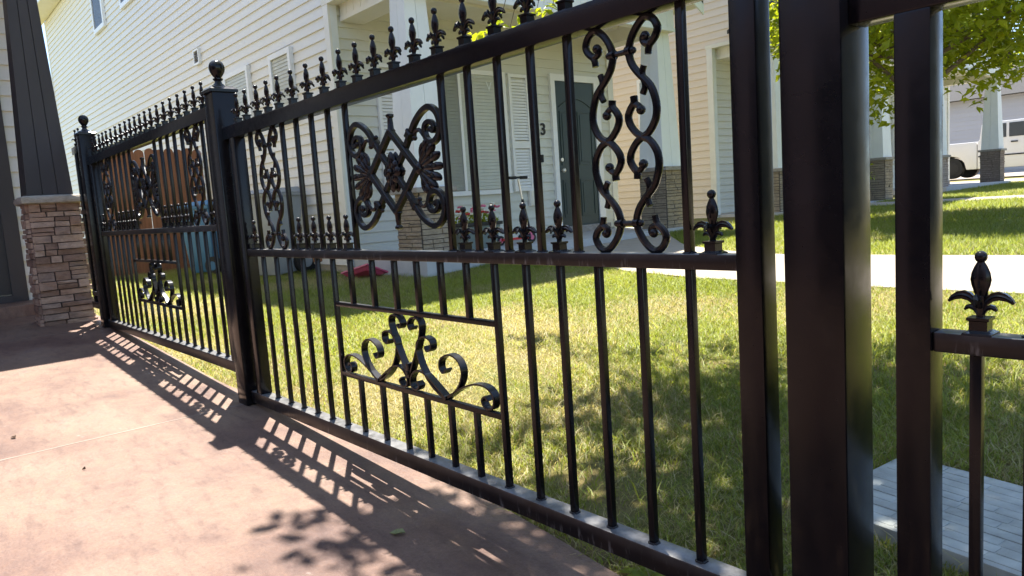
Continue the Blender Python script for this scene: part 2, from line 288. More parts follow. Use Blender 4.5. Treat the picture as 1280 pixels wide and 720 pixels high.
# ------------------------------------------------------------------ ground levels
SLOPE = -0.045
def z_patio(x): return -0.82 + SLOPE * (x + 0.36)
_by = [0, 1, 3, 4, 5, 7, 10, 22, 27, 60, 400]; _bz = [-0.845, -0.81, -0.735, -0.675, -0.635, -0.575, -0.53, -0.41, -0.27, -0.2, -0.2]
def z_lawn(x, y):
    x = np.asarray(x, float); y = np.asarray(y, float)
    b = np.interp(np.maximum(y, 0), _by, _bz) + SLOPE * (np.clip(x, -4, 4.5) + 0.36) * np.exp(-np.maximum(y, 0) / 1.2)
    return np.where(y < -0.05, -1.15, b)
def edge_y(x): return float(np.interp(x, [-12, -4, -0.8, -0.36, 0.2, 0.95, 1.55, 1.8, 5], [0.05, 0.05, 0.015, 0.05, 0.09, 0.125, 0.085, 0.055, 0.04]))
# lawn sheet to the horizon
xs = np.unique(np.concatenate([np.linspace(-400, -30, 12), np.linspace(-30, -6, 33), np.linspace(-6, 5, 90), np.linspace(5, 30, 20), np.linspace(30, 400, 10)]))
ys = np.unique(np.concatenate([np.linspace(-400, -8, 8), np.array([-8, -0.1, -0.04]), np.linspace(0.0, 5, 60), np.linspace(5, 30, 40), np.linspace(30, 400, 14)]))
XX, YY = np.meshgrid(xs, ys); ZZ = z_lawn(XX, YY)
nv = [noise.noise(Vector((a * 1.3, b * 1.3, 0))) * 0.012 if -6 < a < 5 and 0.1 < b < 8 else 0 for a, b in zip(XX.ravel(), YY.ravel())]
V = np.c_[XX.ravel(), YY.ravel(), ZZ.ravel() + np.array(nv)]; nx = len(xs)
Fc = [(j * nx + i, j * nx + i + 1, (j + 1) * nx + i + 1, (j + 1) * nx + i) for j in range(len(ys) - 1) for i in range(nx - 1)]
lawn = link('lawn', mesh('lawn', V.tolist(), Fc, True), 'lawn'); tag(lawn, 'lawn ground behind the black iron fence', kind='structure')

# patio of stained concrete slabs, tilted with the fence line
patio = empty('patio', (0, 0, -0.82)); tag(patio, 'pinkish stained concrete patio in front of the fence', kind='structure')
def slab(x0, x1, y0, y1, parent, mat, name='slab', n=14, edge=False, th=0.12, zf=z_patio):
    m = MB(); xsq = np.linspace(x0, x1, n)
    top = [(x, (edge_y(x) if edge else y1), zf(x)) for x in xsq]; bot = [(x, y0, zf(x)) for x in xsq]
    b = len(m.v); m.v += [Vector(p) for p in bot] + [Vector(p) for p in top] + [Vector((p[0], p[1], p[2] - th)) for p in bot] + [Vector((p[0], p[1], p[2] - th)) for p in top]
    for i in range(n - 1):
        m.f.append((i, i + 1, n + i + 1, n + i)); m.f.append((2 * n + i, 2 * n + i + 1, i + 1, i)); m.f.append((n + i, n + i + 1, 3 * n + i + 1, 3 * n + i))
    m.f.append((0, n, 3 * n, 2 * n)); m.f.append((n - 1, 2 * n + n - 1, 3 * n + n - 1, 2 * n - 1))
    o = m.build(name, mat, parent); 
    if parent is not None: o.location = -Vector(parent.location)
    return o
for x0, x1 in ((-9.0, -3.04), (-3.036, -0.363), (-0.358, 2.31), (2.314, 6.0)):
    slab(x0, x1, -1.69, 0, patio, 'patio', edge=True)
    slab(x0, x1, -8.0, -1.7, patio, 'patio')
slab(-9.05, 6.05, -8.05, -0.02, patio, 'joint', name='joint_bed', th=0.12, zf=lambda x: z_patio(x) - 0.0015)
for xj in (-3.038, -0.3605, 2.312):
    m = MB(); yy = np.linspace(-1.68, edge_y(xj) - 0.004, 60)
    for y_ in yy:
        w0 = 0.0045 + 0.0025 * noise.noise(Vector((y_ * 9, xj, 1))); w1 = 0.0045 + 0.0025 * noise.noise(Vector((y_ * 9, xj, 5))); m.v += [(xj - w0, y_, z_patio(xj) + 0.0009), (xj + w1, y_, z_patio(xj) + 0.0009)]
    m.f = [(2 * i, 2 * i + 1, 2 * i + 3, 2 * i + 2) for i in range(59)]; o = m.build('joint_filler', 'joint', patio); o.location = -Vector(patio.location)

# paths
def strip(name, pts_l, pts_r, mat, label, dz=0.012, th=0.10, joints=1.5):
    m = MB(); n = len(pts_l)
    zz = lambda q: float(z_lawn(q[0], q[1])) + dz
    Vt = [(p[0], p[1], zz(p)) for p in pts_l] + [(p[0], p[1], zz(p)) for p in pts_r]
    Vb = [(a, b, c - th) for a, b, c in Vt]; m.v = Vt + Vb; k = 2 * n
    for i in range(n - 1):
        m.f += [(i, i + 1, n + i + 1, n + i), (i, k + i, k + i + 1, i + 1), (n + i, n + i + 1, k + n + i + 1, k + n + i)]
    m.f += [(0, n, k + n, k), (n - 1, k + n - 1, k + 2 * n - 1, 2 * n - 1)]
    o = m.build(name, mat); tag(o, label, kind='structure'); return o
WALK1 = ([(-3.43, 4.95), (-2.9, 4.75), (-2.2, 4.25), (-1.4, 3.8), (-0.5, 3.62), (0.6, 3.58), (1.7, 3.57), (4, 3.57), (9, 3.6)],
         [(-3.43, 6.85), (-2.9, 6.5), (-2.2, 5.75), (-1.4, 5.2), (-0.5, 4.92), (0.6, 4.95), (1.7, 5.02), (4, 5.0), (9, 5.0)])
WALK2 = ([(-3.43, 11.9), (-2.8, 12.1), (-1.8, 12.6), (-0.8, 12.9), (1, 12.9), (9, 12.9)], [(-3.43, 13.6), (-2.8, 13.6), (-1.8, 13.9), (-0.8, 14.1), (1, 14.1), (9, 14.1)])
strip('walkway', *WALK1, 'walk', 'pale concrete walkway curving to the numbered house porch')
strip('walkway', *WALK2, 'walk', 'narrow pale walkway across the far lawn')
m = MB(); m.v = [(-3.3, 22.6, -0.395), (12, 22.6, -0.395), (12, 33, -0.2), (-20, 33, -0.2), (-20, 22.9, -0.395)]; m.f = [(0, 1, 2, 3, 4)]
drv = m.build('driveway', 'walk'); tag(drv, 'pale concrete driveway under the white pickup', kind='structure'); drv.location.z = 0.03

# ------------------------------------------------------------------ iron fence
P_UP = [-0.071, 0.238, 0.361, 0.484, 0.607, 0.728, 1.264, 1.382, 1.502, 1.622, 1.743, 2.042]
P_LONG = [-0.071, 0.06, 0.181, 0.302, 0.424, 0.543, 1.437, 1.56, 1.68, 1.80, 1.92, 2.042]
P_SHORT = [0.668, 0.812, 0.948, 1.072, 1.195, 1.316]
P_FMID = [-0.135, 0.30, 0.4225, 0.5455, 0.667, 1.322, 1.442, 1.562, 1.682, 2.096]
P_FTOP = [-0.18, -0.086, 0.03, 0.132, 0.234, 0.354, 0.478, 0.6, 0.719, 0.826, 0.935, 1.042, 1.15, 1.259, 1.382, 1.501, 1.62, 1.743, 1.86, 1.98, 2.095]
XO = -0.36                                     # the panel's own origin: its left post
ZT0, ZT1, ZM0, ZM1, ZB0, ZB1 = 0.347, 0.400, -0.152, -0.122, -0.806, -0.755
def finial_mesh():
    m = MB()
    # square moulded base
    def sq(h0, z0, h1, z1): m.hexa([(-h0, -h0, z0), (h0, -h0, z0), (h0, h0, z0), (-h0, h0, z0), (-h1, -h1, z1), (h1, -h1, z1), (h1, h1, z1), (-h1, h1, z1)])
    sq(0.0195, -0.001, 0.0185, 0.002); sq(0.0185, 0.002, 0.012, 0.0055); sq(0.0118, 0.0055, 0.0118, 0.0185); sq(0.0118, 0.0185, 0.0145, 0.020); sq(0.0145, 0.020, 0.0145, 0.0238)
    m.lathe([(0.0062, 0.023), (0.0055, 0.034), (0.0075, 0.045), (0.0068, 0.055)], seg=8)
    m.lathe([(0.0066, 0.052), (0.0085, 0.058), (0.0122, 0.069), (0.0137, 0.077), (0.0122, 0.087), (0.0085, 0.096), (0.0048, 0.1025), (0.0045, 0.104)], seg=8, sy=0.62)
    m.hexa([(-0.0012, -0.0098, 0.066), (0.0012, -0.0098, 0.066), (0.0012, 0.0098, 0.066), (-0.0012, 0.0098, 0.066), (-0.0012, -0.005, 0.098), (0.0012, -0.005, 0.098), (0.0012, 0.005, 0.098), (-0.0012, 0.005, 0.098)])
    m.ball((0, 0, 0.1095), 0.0086, seg=10, rings=7)
    for s in (1, -1):
        big = [(0.002, 0.040), (0.006, 0.051), (0.013, 0.0585), (0.022, 0.0612), (0.031, 0.059), (0.038, 0.0535), (0.0425, 0.046), (0.0405, 0.0435), (0.033, 0.0475), (0.024, 0.049), (0.016, 0.047), (0.009, 0.041), (0.004, 0.034)]
        small = [(0.002, 0.030), (0.006, 0.038), (0.012, 0.0425), (0.018, 0.0405), (0.0212, 0.0345), (0.0195, 0.0325), (0.014, 0.0352), (0.0085, 0.033), (0.004, 0.026)]
        for poly, th in ((big, 0.0062), (small, 0.005)):
            pl = [(s * a, b) for a, b in poly]; n = len(pl)
            Vv = [(x, -th * (0.25 + 0.75 * math.sin(math.pi * min(1, abs(x) / 0.044))) if False else -th * 0.55, z) for x, z in pl] + [(x, th * 0.55, z) for x, z in pl]
            m.add(Vv, [tuple(range(n)), tuple(range(2 * n - 1, n - 1, -1))] + [(i, i + n, (i + 1) % n + n, (i + 1) % n) for i in range(n)])
            # raised rib along the leaf on both sides
            mid = [((pl[i][0] + pl[n - 1 - i][0]) / 2, (pl[i][1] + pl[n - 1 - i][1]) / 2) for i in range(n // 2)]
            for yy in (-th * 0.55, th * 0.55): m.path(mid, [(-0.0022, 0), (0, -0.0022), (0.0022, 0), (0, 0.0022)], yy, 2)
        # leaves turned to front and back
        m.path([(0.0, 0.0)], round_sec(0.001, 3), sub=1) if False else None
    for s in (1, -1):
        pts = [(0, s * 0.003, 0.038), (0, s * 0.009, 0.050), (0, s * 0.017, 0.0545), (0, s * 0.024, 0.050), (0, s * 0.027, 0.044)]
        m.tube3(pts, [0.004, 0.0045, 0.0045, 0.004, 0.002], 6)
    o = m.build('finial', 'iron', smooth=True); me = o.data; bpy.data.objects.remove(o); return me
FIN = finial_mesh()
def tube_mesh(sx, sy, sz, mat='iron', bev=0.002):
    o = MB().box(-sx / 2, sx / 2, -sy / 2, sy / 2, 0, sz).build('t', mat, bevel=bev, smooth=True); me = o.data; bpy.data.objects.remove(o); return me
ME_UP = tube_mesh(0.016, 0.016, ZT0 - ZM1 + 0.004); ME_LOW = tube_mesh(0.016, 0.016, ZM0 - ZB1 + 0.004)
ME_S1 = tube_mesh(0.016, 0.016, ZM0 + 0.305); ME_S2 = tube_mesh(0.016, 0.016, ZB1 * -1 - 0.565 + 0.002); ME_STILE = tube_mesh(0.0508, 0.0508, ZT0 - ZB1 + 0.001, bev=0.004)
def weld_mesh():
    m = MB()
    for k in range(12):
        a = k * math.pi / 6; c = 0.0088 / max(abs(math.cos(a)), abs(math.sin(a))) if True else 0
        m.ball((c * math.cos(a), c * math.sin(a), 0.0015), 0.0042, (1, 1, 0.75), 6, 4)
    o = m.build('weld_bead', 'iron', smooth=True); me = o.data; bpy.data.objects.remove(o); return me
WELD = weld_mesh()
def build_panel():
    p = empty('iron_fence', (XO, 0, 0)); off = Vector((-XO, 0, 0))
    def bx(name, *a, mat='iron', bev=0.003):
        o = box(name, *a, mat, p, bev); o.location = off; return o
    def put(name, me, x, z, par=None): o = link(name, me, None, par or p, (x - XO, 0, z)); return o
    bx('top_rail', -0.309, 2.265, -0.0254, 0.0254, ZT0, ZT1, bev=0.004); bx('bottom_rail', -0.309, 2.265, -0.0254, 0.0254, ZB0, ZB1, mat='iron_dust', bev=0.004)
    bx('middle_rail', -0.192, 2.158, -0.019, 0.019, ZM0, ZM1, mat='iron_dust')
    put('stile', ME_STILE, -0.218, ZB1); put('stile', ME_STILE, 2.184, ZB1)
    for x in P_UP: put('bar', ME_UP, x, ZM1 - 0.002)
    for x in P_LONG: put('bar', ME_LOW, x, ZB1 - 0.002)
    for x in P_FTOP: put('finial', FIN, x, ZT1).scale = (1.0, 1.0, 1.075)
    for x in P_FMID: put('finial', FIN, x, ZM1).scale = (1.0, 1.0, 1.02)
    for x in P_LONG: put('weld_bead', WELD, x, ZB1 - 0.001)
    for x in P_UP: put('weld_bead', WELD, x, ZM1 - 0.001)
    # tall paired scrolls in the wide gaps
    q_out = [(-.047, 0), (-.064, -.008), (-.079, -.027), (-.085, -.047), (-.083, -.070), (-.071, -.099), (-.0456, -.124), (-.0284, -.146), (-.0215, -.170), (-.028, -.194), (-.0444, -.2165), (-.0645, -.230), (-.0834, -.224), (-.095, -.205), (-.0887, -.189), (-.074, -.177)]
    q_ball = [(-.074, -.177), (-.061, -.182), (-.0585, -.192), (-.064, -.197)]; q_tail = [(-.080, -.184), (-.072, -.171), (-.070, -.158)]
    q_thorn = [(-.052, -.084), (-.059, -.098), (-.056, -.113), (-.053, -.125), (-.058, -.139)]; q_in = [(-.047, 0), (-.032, -.009), (-.017, -.027), (-.0125, -.044), (-.019, -.058), (-.029, -.070), (-.0286, -.083)]
    q_curl = [(-.025, -.065), (-.034, -.066), (-.043, -.060), (-.046, -.052)]
    def scroll_mesh():
        m = MB(); c = round_sec(0.0080, 8)
        for sx in (1, -1):
            for sz in (1, -1):
                t = lambda L: [(a * sx, b * sz) for a, b in L]
                m.path(t(q_out), c, sub=4); m.path(t(q_ball), round_sec(0.0072, 8), sub=4); m.path(t(q_tail), round_sec(0.0072, 8), sub=3)
                m.path(t(q_thorn), round_sec(0.0068, 8), sub=3); m.path(t(q_in), c, sub=4); m.path(t(q_curl), round_sec(0.0068, 8), sub=4)
                for a, b in ((-.064, -.194), (-.0455, -.054)): m.ball((a * sx, 0, b * sz), 0.0100, seg=10, rings=6)
        o = m.build('scroll', 'iron', smooth=True); me = o.data; bpy.data.objects.remove(o); return me
    SC = scroll_mesh()
    def clamp_mesh():
        m = MB(); m.tube3([(-0.032, 0, 0), (0.032, 0, 0)], 0.0058, 8)
        for s in (1, -1): m.tube3([(s * 0.0215 - 0.006, 0, 0), (s * 0.0215 + 0.006, 0, 0)], 0.0105, 10); m.ball((s * 0.032, 0, 0), 0.0075, seg=8, rings=5)
        o = m.build('collar', 'iron', smooth=True); me = o.data; bpy.data.objects.remove(o); return me
    CL = clamp_mesh()
    for cx in (0.0835, 1.893):
        s = put('scroll', SC, cx, 0.113)
        for dz in (0.173, -0.173): link('collar', CL, None, s, (0, 0, dz))
    # lattice ornament with rosette, shells and scroll ends
    cx, cz = 0.996, 0.1135
    orn = empty('lattice_ornament', (0, 0, 0)); orn.parent = p; orn.location = (cx - XO, 0, cz)
    def dbar(a, b, name='lattice_bar', w=0.0095, y=0):
        m = MB(); m.path([a, b], sq_sec(w, w), y, 1); o = m.build(name, 'iron', orn, smooth=True); return o
    top, bot, lf, rt = (0, 0.120), (0, -0.118), (-0.131, 0.002), (0.131, 0.002)
    for a, b in ((top, lf), (top, rt), (bot, lf), (bot, rt)): dbar(a, b, y=-0.003)
    loop = [(0.0, 0.0), (.039, .034), (.072, .069), (.098, .098), (.132, .134), (.172, .158), (.207, .163), (.237, .144), (.2495, .112), (.24, .083), (.212, .0665), (.186, .075), (.174, .096), (.18, .118), (.203, .1235), (.2215, .110), (.217, .096), (.202, .102)]
    leafp = [(.19, .068), (.167, .092), (.149, .107), (.128, .1035), (.1235, .0885)]
    for sx in (1, -1):
        for sz in (1, -1):
            t = lambda L: [(a * sx, b * sz) for a, b in L]
            m = MB(); m.path(t(loop), sq_sec(0.0085, 0.0085), 0.002 * sx * sz, 4, taper=lambda f: 1.0 if f < 0.62 else 1.0 - 0.35 * (f - 0.62) / 0.38)
            m.path(t(leafp), round_sec(0.006, 8), 0, 4); m.ball((.1235 * sx, 0, .087 * sz), 0.008, seg=8, rings=5); m.ball((.2035 * sx, 0, .103 * sz), 0.0085, seg=8, rings=5)
            m.build('corner_scroll', 'iron', orn, smooth=True)
            m = MB(); m.path(t([(.092, .104), (.106, .090)]), sq_sec(0.0125, 0.0125), 0, 1); m.ball((.088 * sx, 0, .112 * sz), 0.007, seg=8, rings=5); m.build('collar', 'iron', orn, smooth=True)
    for s in (1, -1):
        m = MB(); m.lathe([(0.012, s * 0.112), (0.0145, s * 0.122), (0.010, s * 0.128), (0.0085, s * 0.150), (0.0075, s * 0.158), (0.0125, s * 0.163), (0.0125, s * 0.169), (0.006, s * 0.172)], seg=10); m.build('spike', 'iron', orn, smooth=True)
    m = MB()
    for k in range(8):
        a = k * math.pi / 4; L = (0.058 if k in (2, 6) else 0.044) if k % 2 == 0 else 0.040
        rm = Matrix.Rotation(-a, 3, 'Y')
        for sy in (-1, 1):
            c = rm @ Vector((L * 0.55, sy * 0.008, 0)); m.ball(c, 1, (L * 0.50, 0.009, 0.0175), 8, 6, rm)
            c = rm @ Vector((L * 0.75, sy * 0.011, 0)); m.ball(c, 1, (L * 0.30, 0.004, 0.004), 6, 5, rm)
    for sy in (-1, 1): m.ball((0, sy * 0.015, 0), 0.011, seg=10, rings=6)
    m.build('rosette', 'iron', orn, smooth=True)
    for s in (1, -1):
        m = MB()
        for k in range(1, 8):
            a = (k - 4) * math.radians(19); L = 0.108 - 0.006 * abs(k - 4)
            rm = Matrix.Rotation(-a if s > 0 else math.pi + a, 3, 'Y'); c = Vector((s * 0.135, 0, 0)) + rm @ Vector((L * 0.52, 0, 0))
            m.ball(c, 1, (L * 0.46, 0.010, 0.0115), 8, 8, rm); c2 = Vector((s * 0.135, 0, 0)) + rm @ Vector((L * 0.82, 0, 0))
            for sy in (-1, 1): m.ball(c2 + Vector((0, sy * 0.004, 0)), 1, (L * 0.25, 0.0065, 0.0118), 8, 6, rm)
        for sz in (1, -1):
            m.path([(s * .150, sz * .02), (s * .148, sz * .05), (s * .162, sz * .066), (s * .182, sz * .058), (s * .180, sz * .042), (s * .168, sz * .044)], round_sec(0.0065, 8), 0, 4)
        m.ball((s * 0.137, 0, 0), 1, (0.016, 0.014, 0.02), 8, 6); m.build('shell', 'iron', orn, smooth=True)
    # lower inset: two small rails, short bars, strap scrolls
    ins = empty('inset', (0, 0, 0)); ins.parent = p; ins.location = off
    for za, zb in ((-0.320, -0.304), (-0.570, -0.554)): box('inset_rail', 0.551, 1.429, -0.008, 0.008, za, zb, 'iron', ins, 0.0015)
    for x in P_SHORT:
        link('bar', ME_S1, None, ins, (x, 0, -0.306)); link('bar', ME_S2, None, ins, (x, 0, ZB1 - 0.001))
    rib = [(-0.0026, -0.0115), (0.0026, -0.0115), (0.0026, 0.0115), (-0.0026, 0.0115)]
    sS = [(.205, -.462), (.188, -.476), (.172, -.462), (.180, -.436), (.222, -.418), (.264, -.430), (.279, -.466), (.2526, -.512), (.19, -.549), (.1255, -.523), (.079, -.477), (.058, -.43), (.064, -.397), (.097, -.3785), (.132, -.386), (.134, -.410), (.112, -.420), (.102, -.406)]
    sT = [(.19, -.549), (.235, -.527), (.285, -.503), (.335, -.488), (.385, -.489), (.414, -.512), (.406, -.543), (.376, -.548), (.362, -.530), (.376, -.516), (.388, -.526)]
    sL = [(0.004, -.510), (.0425, -.446), (.076, -.383), (.086, -.345), (.072, -.325), (.040, -.326), (.020, -.345), (.030, -.362), (.044, -.352)]
    sI = [(.186, -.547), (.127, -.511), (.081, -.489), (.040, -.490), (.012, -.514), (.012, -.540), (.036, -.549), (.056, -.534), (.044, -.522)]
    CXI = 0.992
    for s in (1, -1):
        for nm, pth in (('strap_scroll', sS), ('strap_tail', sT), ('strap_lyre', sL), ('strap_curl', sI)):
            m = MB(); m.path([(CXI + s * a, b) for a, b in pth], rib, 0, 5); m.build(nm, 'iron', ins, smooth=True)
    m = MB(); m.box(CXI - 0.008, CXI + 0.008, -0.013, 0.013, -0.516, -0.470); m.tube3([(CXI, -0.016, -0.50), (CXI, 0.016, -0.50)], 0.007, 8); m.build('band_collar', 'iron', ins, bevel=0.0015, smooth=True)
    for s in (1, -1): MB().tube3([(CXI + s * 0.19, -0.015, -0.5495), (CXI + s * 0.19, 0.015, -0.5495)], 0.008, 8).build('rivet', 'iron', ins, smooth=True)
    return p
PITCH = 2.676; STEP = 0.1125
panel = build_panel()
G_P = 'wrought iron fence panels'; 
tag(panel, 'large black iron fence panel in the middle with shell lattice and scrolls', 'fence', G_P)
es = empty('iron_fence', (XO - 2 * PITCH, 0, 2 * STEP)); tag(es, 'short black fence end piece squeezed between far post and stone column', 'fence', G_P)
for ch in panel.children:
    nm = ch.name.split('.')[0]
    if nm == 'stile' and ch.location.x + XO > 1.9 or nm == 'finial' and ch.location.x + XO > 1.92: cc_ = ch.copy(); COL.objects.link(cc_); cc_.parent = es
link('stile', ME_STILE, None, es, (2.045 - XO, -0.006, ZB1))
box('hinge', 2.07 - XO, 2.25 - XO, -0.045, -0.030, -0.10, -0.07, 'iron_dust', es, .002); box('hinge', 2.07 - XO, 2.25 - XO, -0.045, -0.030, -0.70, -0.67, 'iron_dust', es, .002)
for nm, za, zb_, hw in (('top_rail', ZT0, ZT1, .0254), ('middle_rail', ZM0, ZM1, .019), ('bottom_rail', ZB0, ZB1, .0254)):
    o = box(nm, 1.915, 2.265 if nm != 'middle_rail' else 2.158, -hw, hw, za, zb_, 'iron', es, .003); o.location = (-XO, 0, 0)
for k, lab in ((-1, 'black iron fence panel beyond, in front of the brown gate and blue bin'), (1, 'nearest black iron fence panel cut off by the right edge')):
    c = copy_tree(panel); c.location = (XO + k * PITCH, 0, -k * STEP); c['label'] = lab
    if k == 1: link('bar', ME_LOW, None, c, (-0.139 - XO, 0, ZB1 - 0.002))
def build_post():
    p = empty('fence_post', (XO, 0, 0)); h = 0.0508
    MB().box(-h, h, -h, h, -0.001, 1.375).build('shaft', 'iron', p, bevel=0.006, smooth=True)
    m = MB()
    def sq(h0, z0, h1, z1): m.hexa([(-h0, -h0, z0), (h0, -h0, z0), (h0, h0, z0), (-h0, h0, z0), (-h1, -h1, z1), (h1, -h1, z1), (h1, h1, z1), (-h1, h1, z1)])
    sq(0.060, 1.372, 0.060, 1.384); sq(0.060, 1.384, 0.050, 1.392); sq(0.050, 1.392, 0.046, 1.396); sq(0.046, 1.396, 0.020, 1.404)
    m.build('cap', 'iron', p)
    MB().lathe([(0.030, 1.400), (0.026, 1.406), (0.016, 1.415), (0.0135, 1.424), (0.021, 1.430), (0.021, 1.434), (0.0135, 1.438), (0.020, 1.446), (0.030, 1.462), (0.0335, 1.478), (0.032, 1.490), (0.026, 1.502), (0.016, 1.510), (0.004, 1.513)], seg=20).build('ball_top', 'iron', p, smooth=True)
    return p
post = build_post(); zb = z_patio(XO); post.location = (XO, 0, zb)
tag(post, 'black square fence post with ball top between the far and middle panels', 'fence post', 'fence posts')
for k, lab in ((-1, 'farthest black fence post with ball top beside the stone column'), (1, 'thick near black fence post at right, its top out of frame')):
    c = copy_tree(post); x = XO + k * PITCH; c.location = (x, 0, zb - k * STEP - 0.01 * k); c['label'] = lab
# ------------------------------------------------------------------ buildings
LAP = 0.127
def lap_mesh(length, axis, mat, key, h=LAP):     # one lap board; axis 'x': runs along x facing -y, 'y': runs along y facing +x
    k = (round(length, 3), axis, mat, key, h)
    if k in lap_mesh.cache: return lap_mesh.cache[k]
    a, b = 0.023, 0.003
    if axis == 'x': pts = [(0, -a, 0), (length, -a, 0), (length, 0, 0), (0, 0, 0), (0, -b, h + 0.008), (length, -b, h + 0.008), (length, 0, h + 0.008), (0, 0, h + 0.008)]
    else: pts = [(0, 0, 0), (a, 0, 0), (a, length, 0), (0, length, 0), (0, 0, h + 0.008), (b, 0, h + 0.008), (b, length, h + 0.008), (0, length, h + 0.008)]
    o = MB().hexa(pts).build('siding_board', mat); me = o.data; bpy.data.objects.remove(o); lap_mesh.cache[k] = me; return me
lap_mesh.cache = {}
def siding(parent, axis, a0, a1, at_, z0, z1, mat, name='siding_board', h=LAP, split=0):
    n = int(round((z1 - z0) / h))
    if split:
        sr = random.Random(int(z0 * 100) + 5)
        for i in range(n):
            e = [a0]; q = a1 - 0.61 * sr.randrange(2, 7)
            br = [a1]
            while q > a0 + 0.5: br.append(q); q -= 4.88
            br.append(a0)
            for u1, u0 in zip(br[:-1], br[1:]): link(name, lap_mesh(u1 - u0 - 0.003, axis, mat, 0, h), None, parent, (u0, at_ + sr.uniform(-.0015, .001), z0 + i * h + sr.uniform(-.001, .001)))
        return
    me = lap_mesh(a1 - a0, axis, mat, n, h)
    for i in range(n): link(name, me, None, parent, (a0, at_, z0 + i * h) if axis == 'x' else (at_, a0, z0 + i * h))
def ring(m, axis, a0, a1, at_, z0, z1, w, d0, d1):   # window / door surround on a wall face
    def b(p, q, r, s):
        if axis == 'x': m.box(p, q, at_ - d1, at_ - d0, r, s)
        else: m.box(at_ + d0, at_ + d1, p, q, r, s)
    b(a0, a1, z1 - w, z1); b(a0, a1, z0, z0 + w); b(a0, a0 + w, z0 + w, z1 - w); b(a1 - w, a1, z0 + w, z1 - w)
def window(parent, axis, a0, a1, at_, z0, z1, w=0.07, mull=None, fill='blind', glass='glass'):
    win = empty('window', (0, 0, 0)); win.parent = parent
    m = MB(); ring(m, axis, a0, a1, at_, z0, z1, w, 0.0, 0.058)
    if mull:
        if axis == 'x': m.box(mull - 0.02, mull + 0.02, at_ - 0.052, at_, z0 + w, z1 - w)
        else: m.box(at_, at_ + 0.052, mull - 0.02, mull + 0.02, z0 + w, z1 - w)
    m.build('frame', 'trimw', win)
    m = MB()
    for i, (p0, p1) in enumerate([(a0 + w, mull - .02), (mull + .02, a1 - w)] if mull else [(a0 + w, a1 - w)]):
        m = MB()
        if axis == 'x': m.box(p0, p1, at_ - 0.044, at_ - 0.040, z0 + w, z1 - w)
        else: m.box(at_ + 0.040, at_ + 0.044, p0, p1, z0 + w, z1 - w)
        m.build('pane', 'glassd' if (mull and i == 0) else glass, win)
    m = MB()
    if fill == 'blind':
        n = int((z1 - z0 - 2 * w) / 0.045)
        for i in range(n):
            z = z0 + w + 0.012 + i * 0.045
            if axis == 'x': m.hexa([(a0 + w, at_ - 0.036, z), (a1 - w, at_ - 0.036, z), (a1 - w, at_ - 0.024, z + 0.004), (a0 + w, at_ - 0.024, z + 0.004), (a0 + w, at_ - 0.030, z + 0.042), (a1 - w, at_ - 0.030, z + 0.042), (a1 - w, at_ - 0.018, z + 0.046), (a0 + w, at_ - 0.018, z + 0.046)])
            else: m.hexa([(at_ + 0.024, a0 + w, z + 0.004), (at_ + 0.036, a0 + w, z), (at_ + 0.036, a1 - w, z), (at_ + 0.024, a1 - w, z + 0.004), (at_ + 0.018, a0 + w, z + 0.046), (at_ + 0.030, a0 + w, z + 0.042), (at_ + 0.030, a1 - w, z + 0.042), (at_ + 0.018, a1 - w, z + 0.046)])
        o = m.build('blind', 'blind', win); o['kind'] = 'stuff'
    else:
        if axis == 'x': m.box(a0 + w, a1 - w, at_ - 0.030, at_ - 0.020, z0 + w, z1 - w)
        else: m.box(at_ + 0.020, at_ + 0.030, a0 + w, a1 - w, z0 + w, z1 - w)
        m.build('insect_screen', 'screen', win)
    return win
def shutter(parent, a0, a1, at_, z0, z1):
    s = empty('shutter', (0, 0, 0)); s.parent = parent
    m = MB(); ring(m, 'y', a0, a1, at_, z0, z1, 0.045, 0.0, 0.045); zm = z0 + (z1 - z0) * 0.40; m.box(at_, at_ + 0.044, a0 + 0.045, a1 - 0.045, zm - 0.05, zm + 0.05); m.build('frame', 'trimw', s)
    n = int((z1 - z0 - 0.09) / 0.042); mm = MB()
    for i in range(n):
        z = z0 + 0.047 + i * 0.042
        if abs(z + 0.02 - zm) < 0.06: continue
        mm.hexa([(at_ + 0.028, a0 + 0.045, z), (at_ + 0.038, a0 + 0.045, z), (at_ + 0.038, a1 - 0.045, z), (at_ + 0.028, a1 - 0.045, z), (at_ + 0.014, a0 + 0.045, z + 0.036), (at_ + 0.024, a0 + 0.045, z + 0.036), (at_ + 0.024, a1 - 0.045, z + 0.036), (at_ + 0.014, a1 - 0.045, z + 0.036)])
    o = mm.build('louvres', 'trimw', s); o['kind'] = 'stuff'; return s
def text_obj(name, cu, mat, parent, loc):
    t = bpy.data.objects.new('t', cu); COL.objects.link(t); bpy.context.view_layer.update()
    me = bpy.data.meshes.new_from_object(t.evaluated_get(bpy.context.evaluated_depsgraph_get())); bpy.data.objects.remove(t); return link(name, me, mat, parent, loc)
def ledge_rows(z0, z1, rr, hmin, hmax):
    rows = []; z = z0
    while z < z1 - 0.012:
        h = rr.uniform(hmin, hmax); h = z1 - z if z + h > z1 - hmin else h; rows.append((z, h)); z += h
    return rows
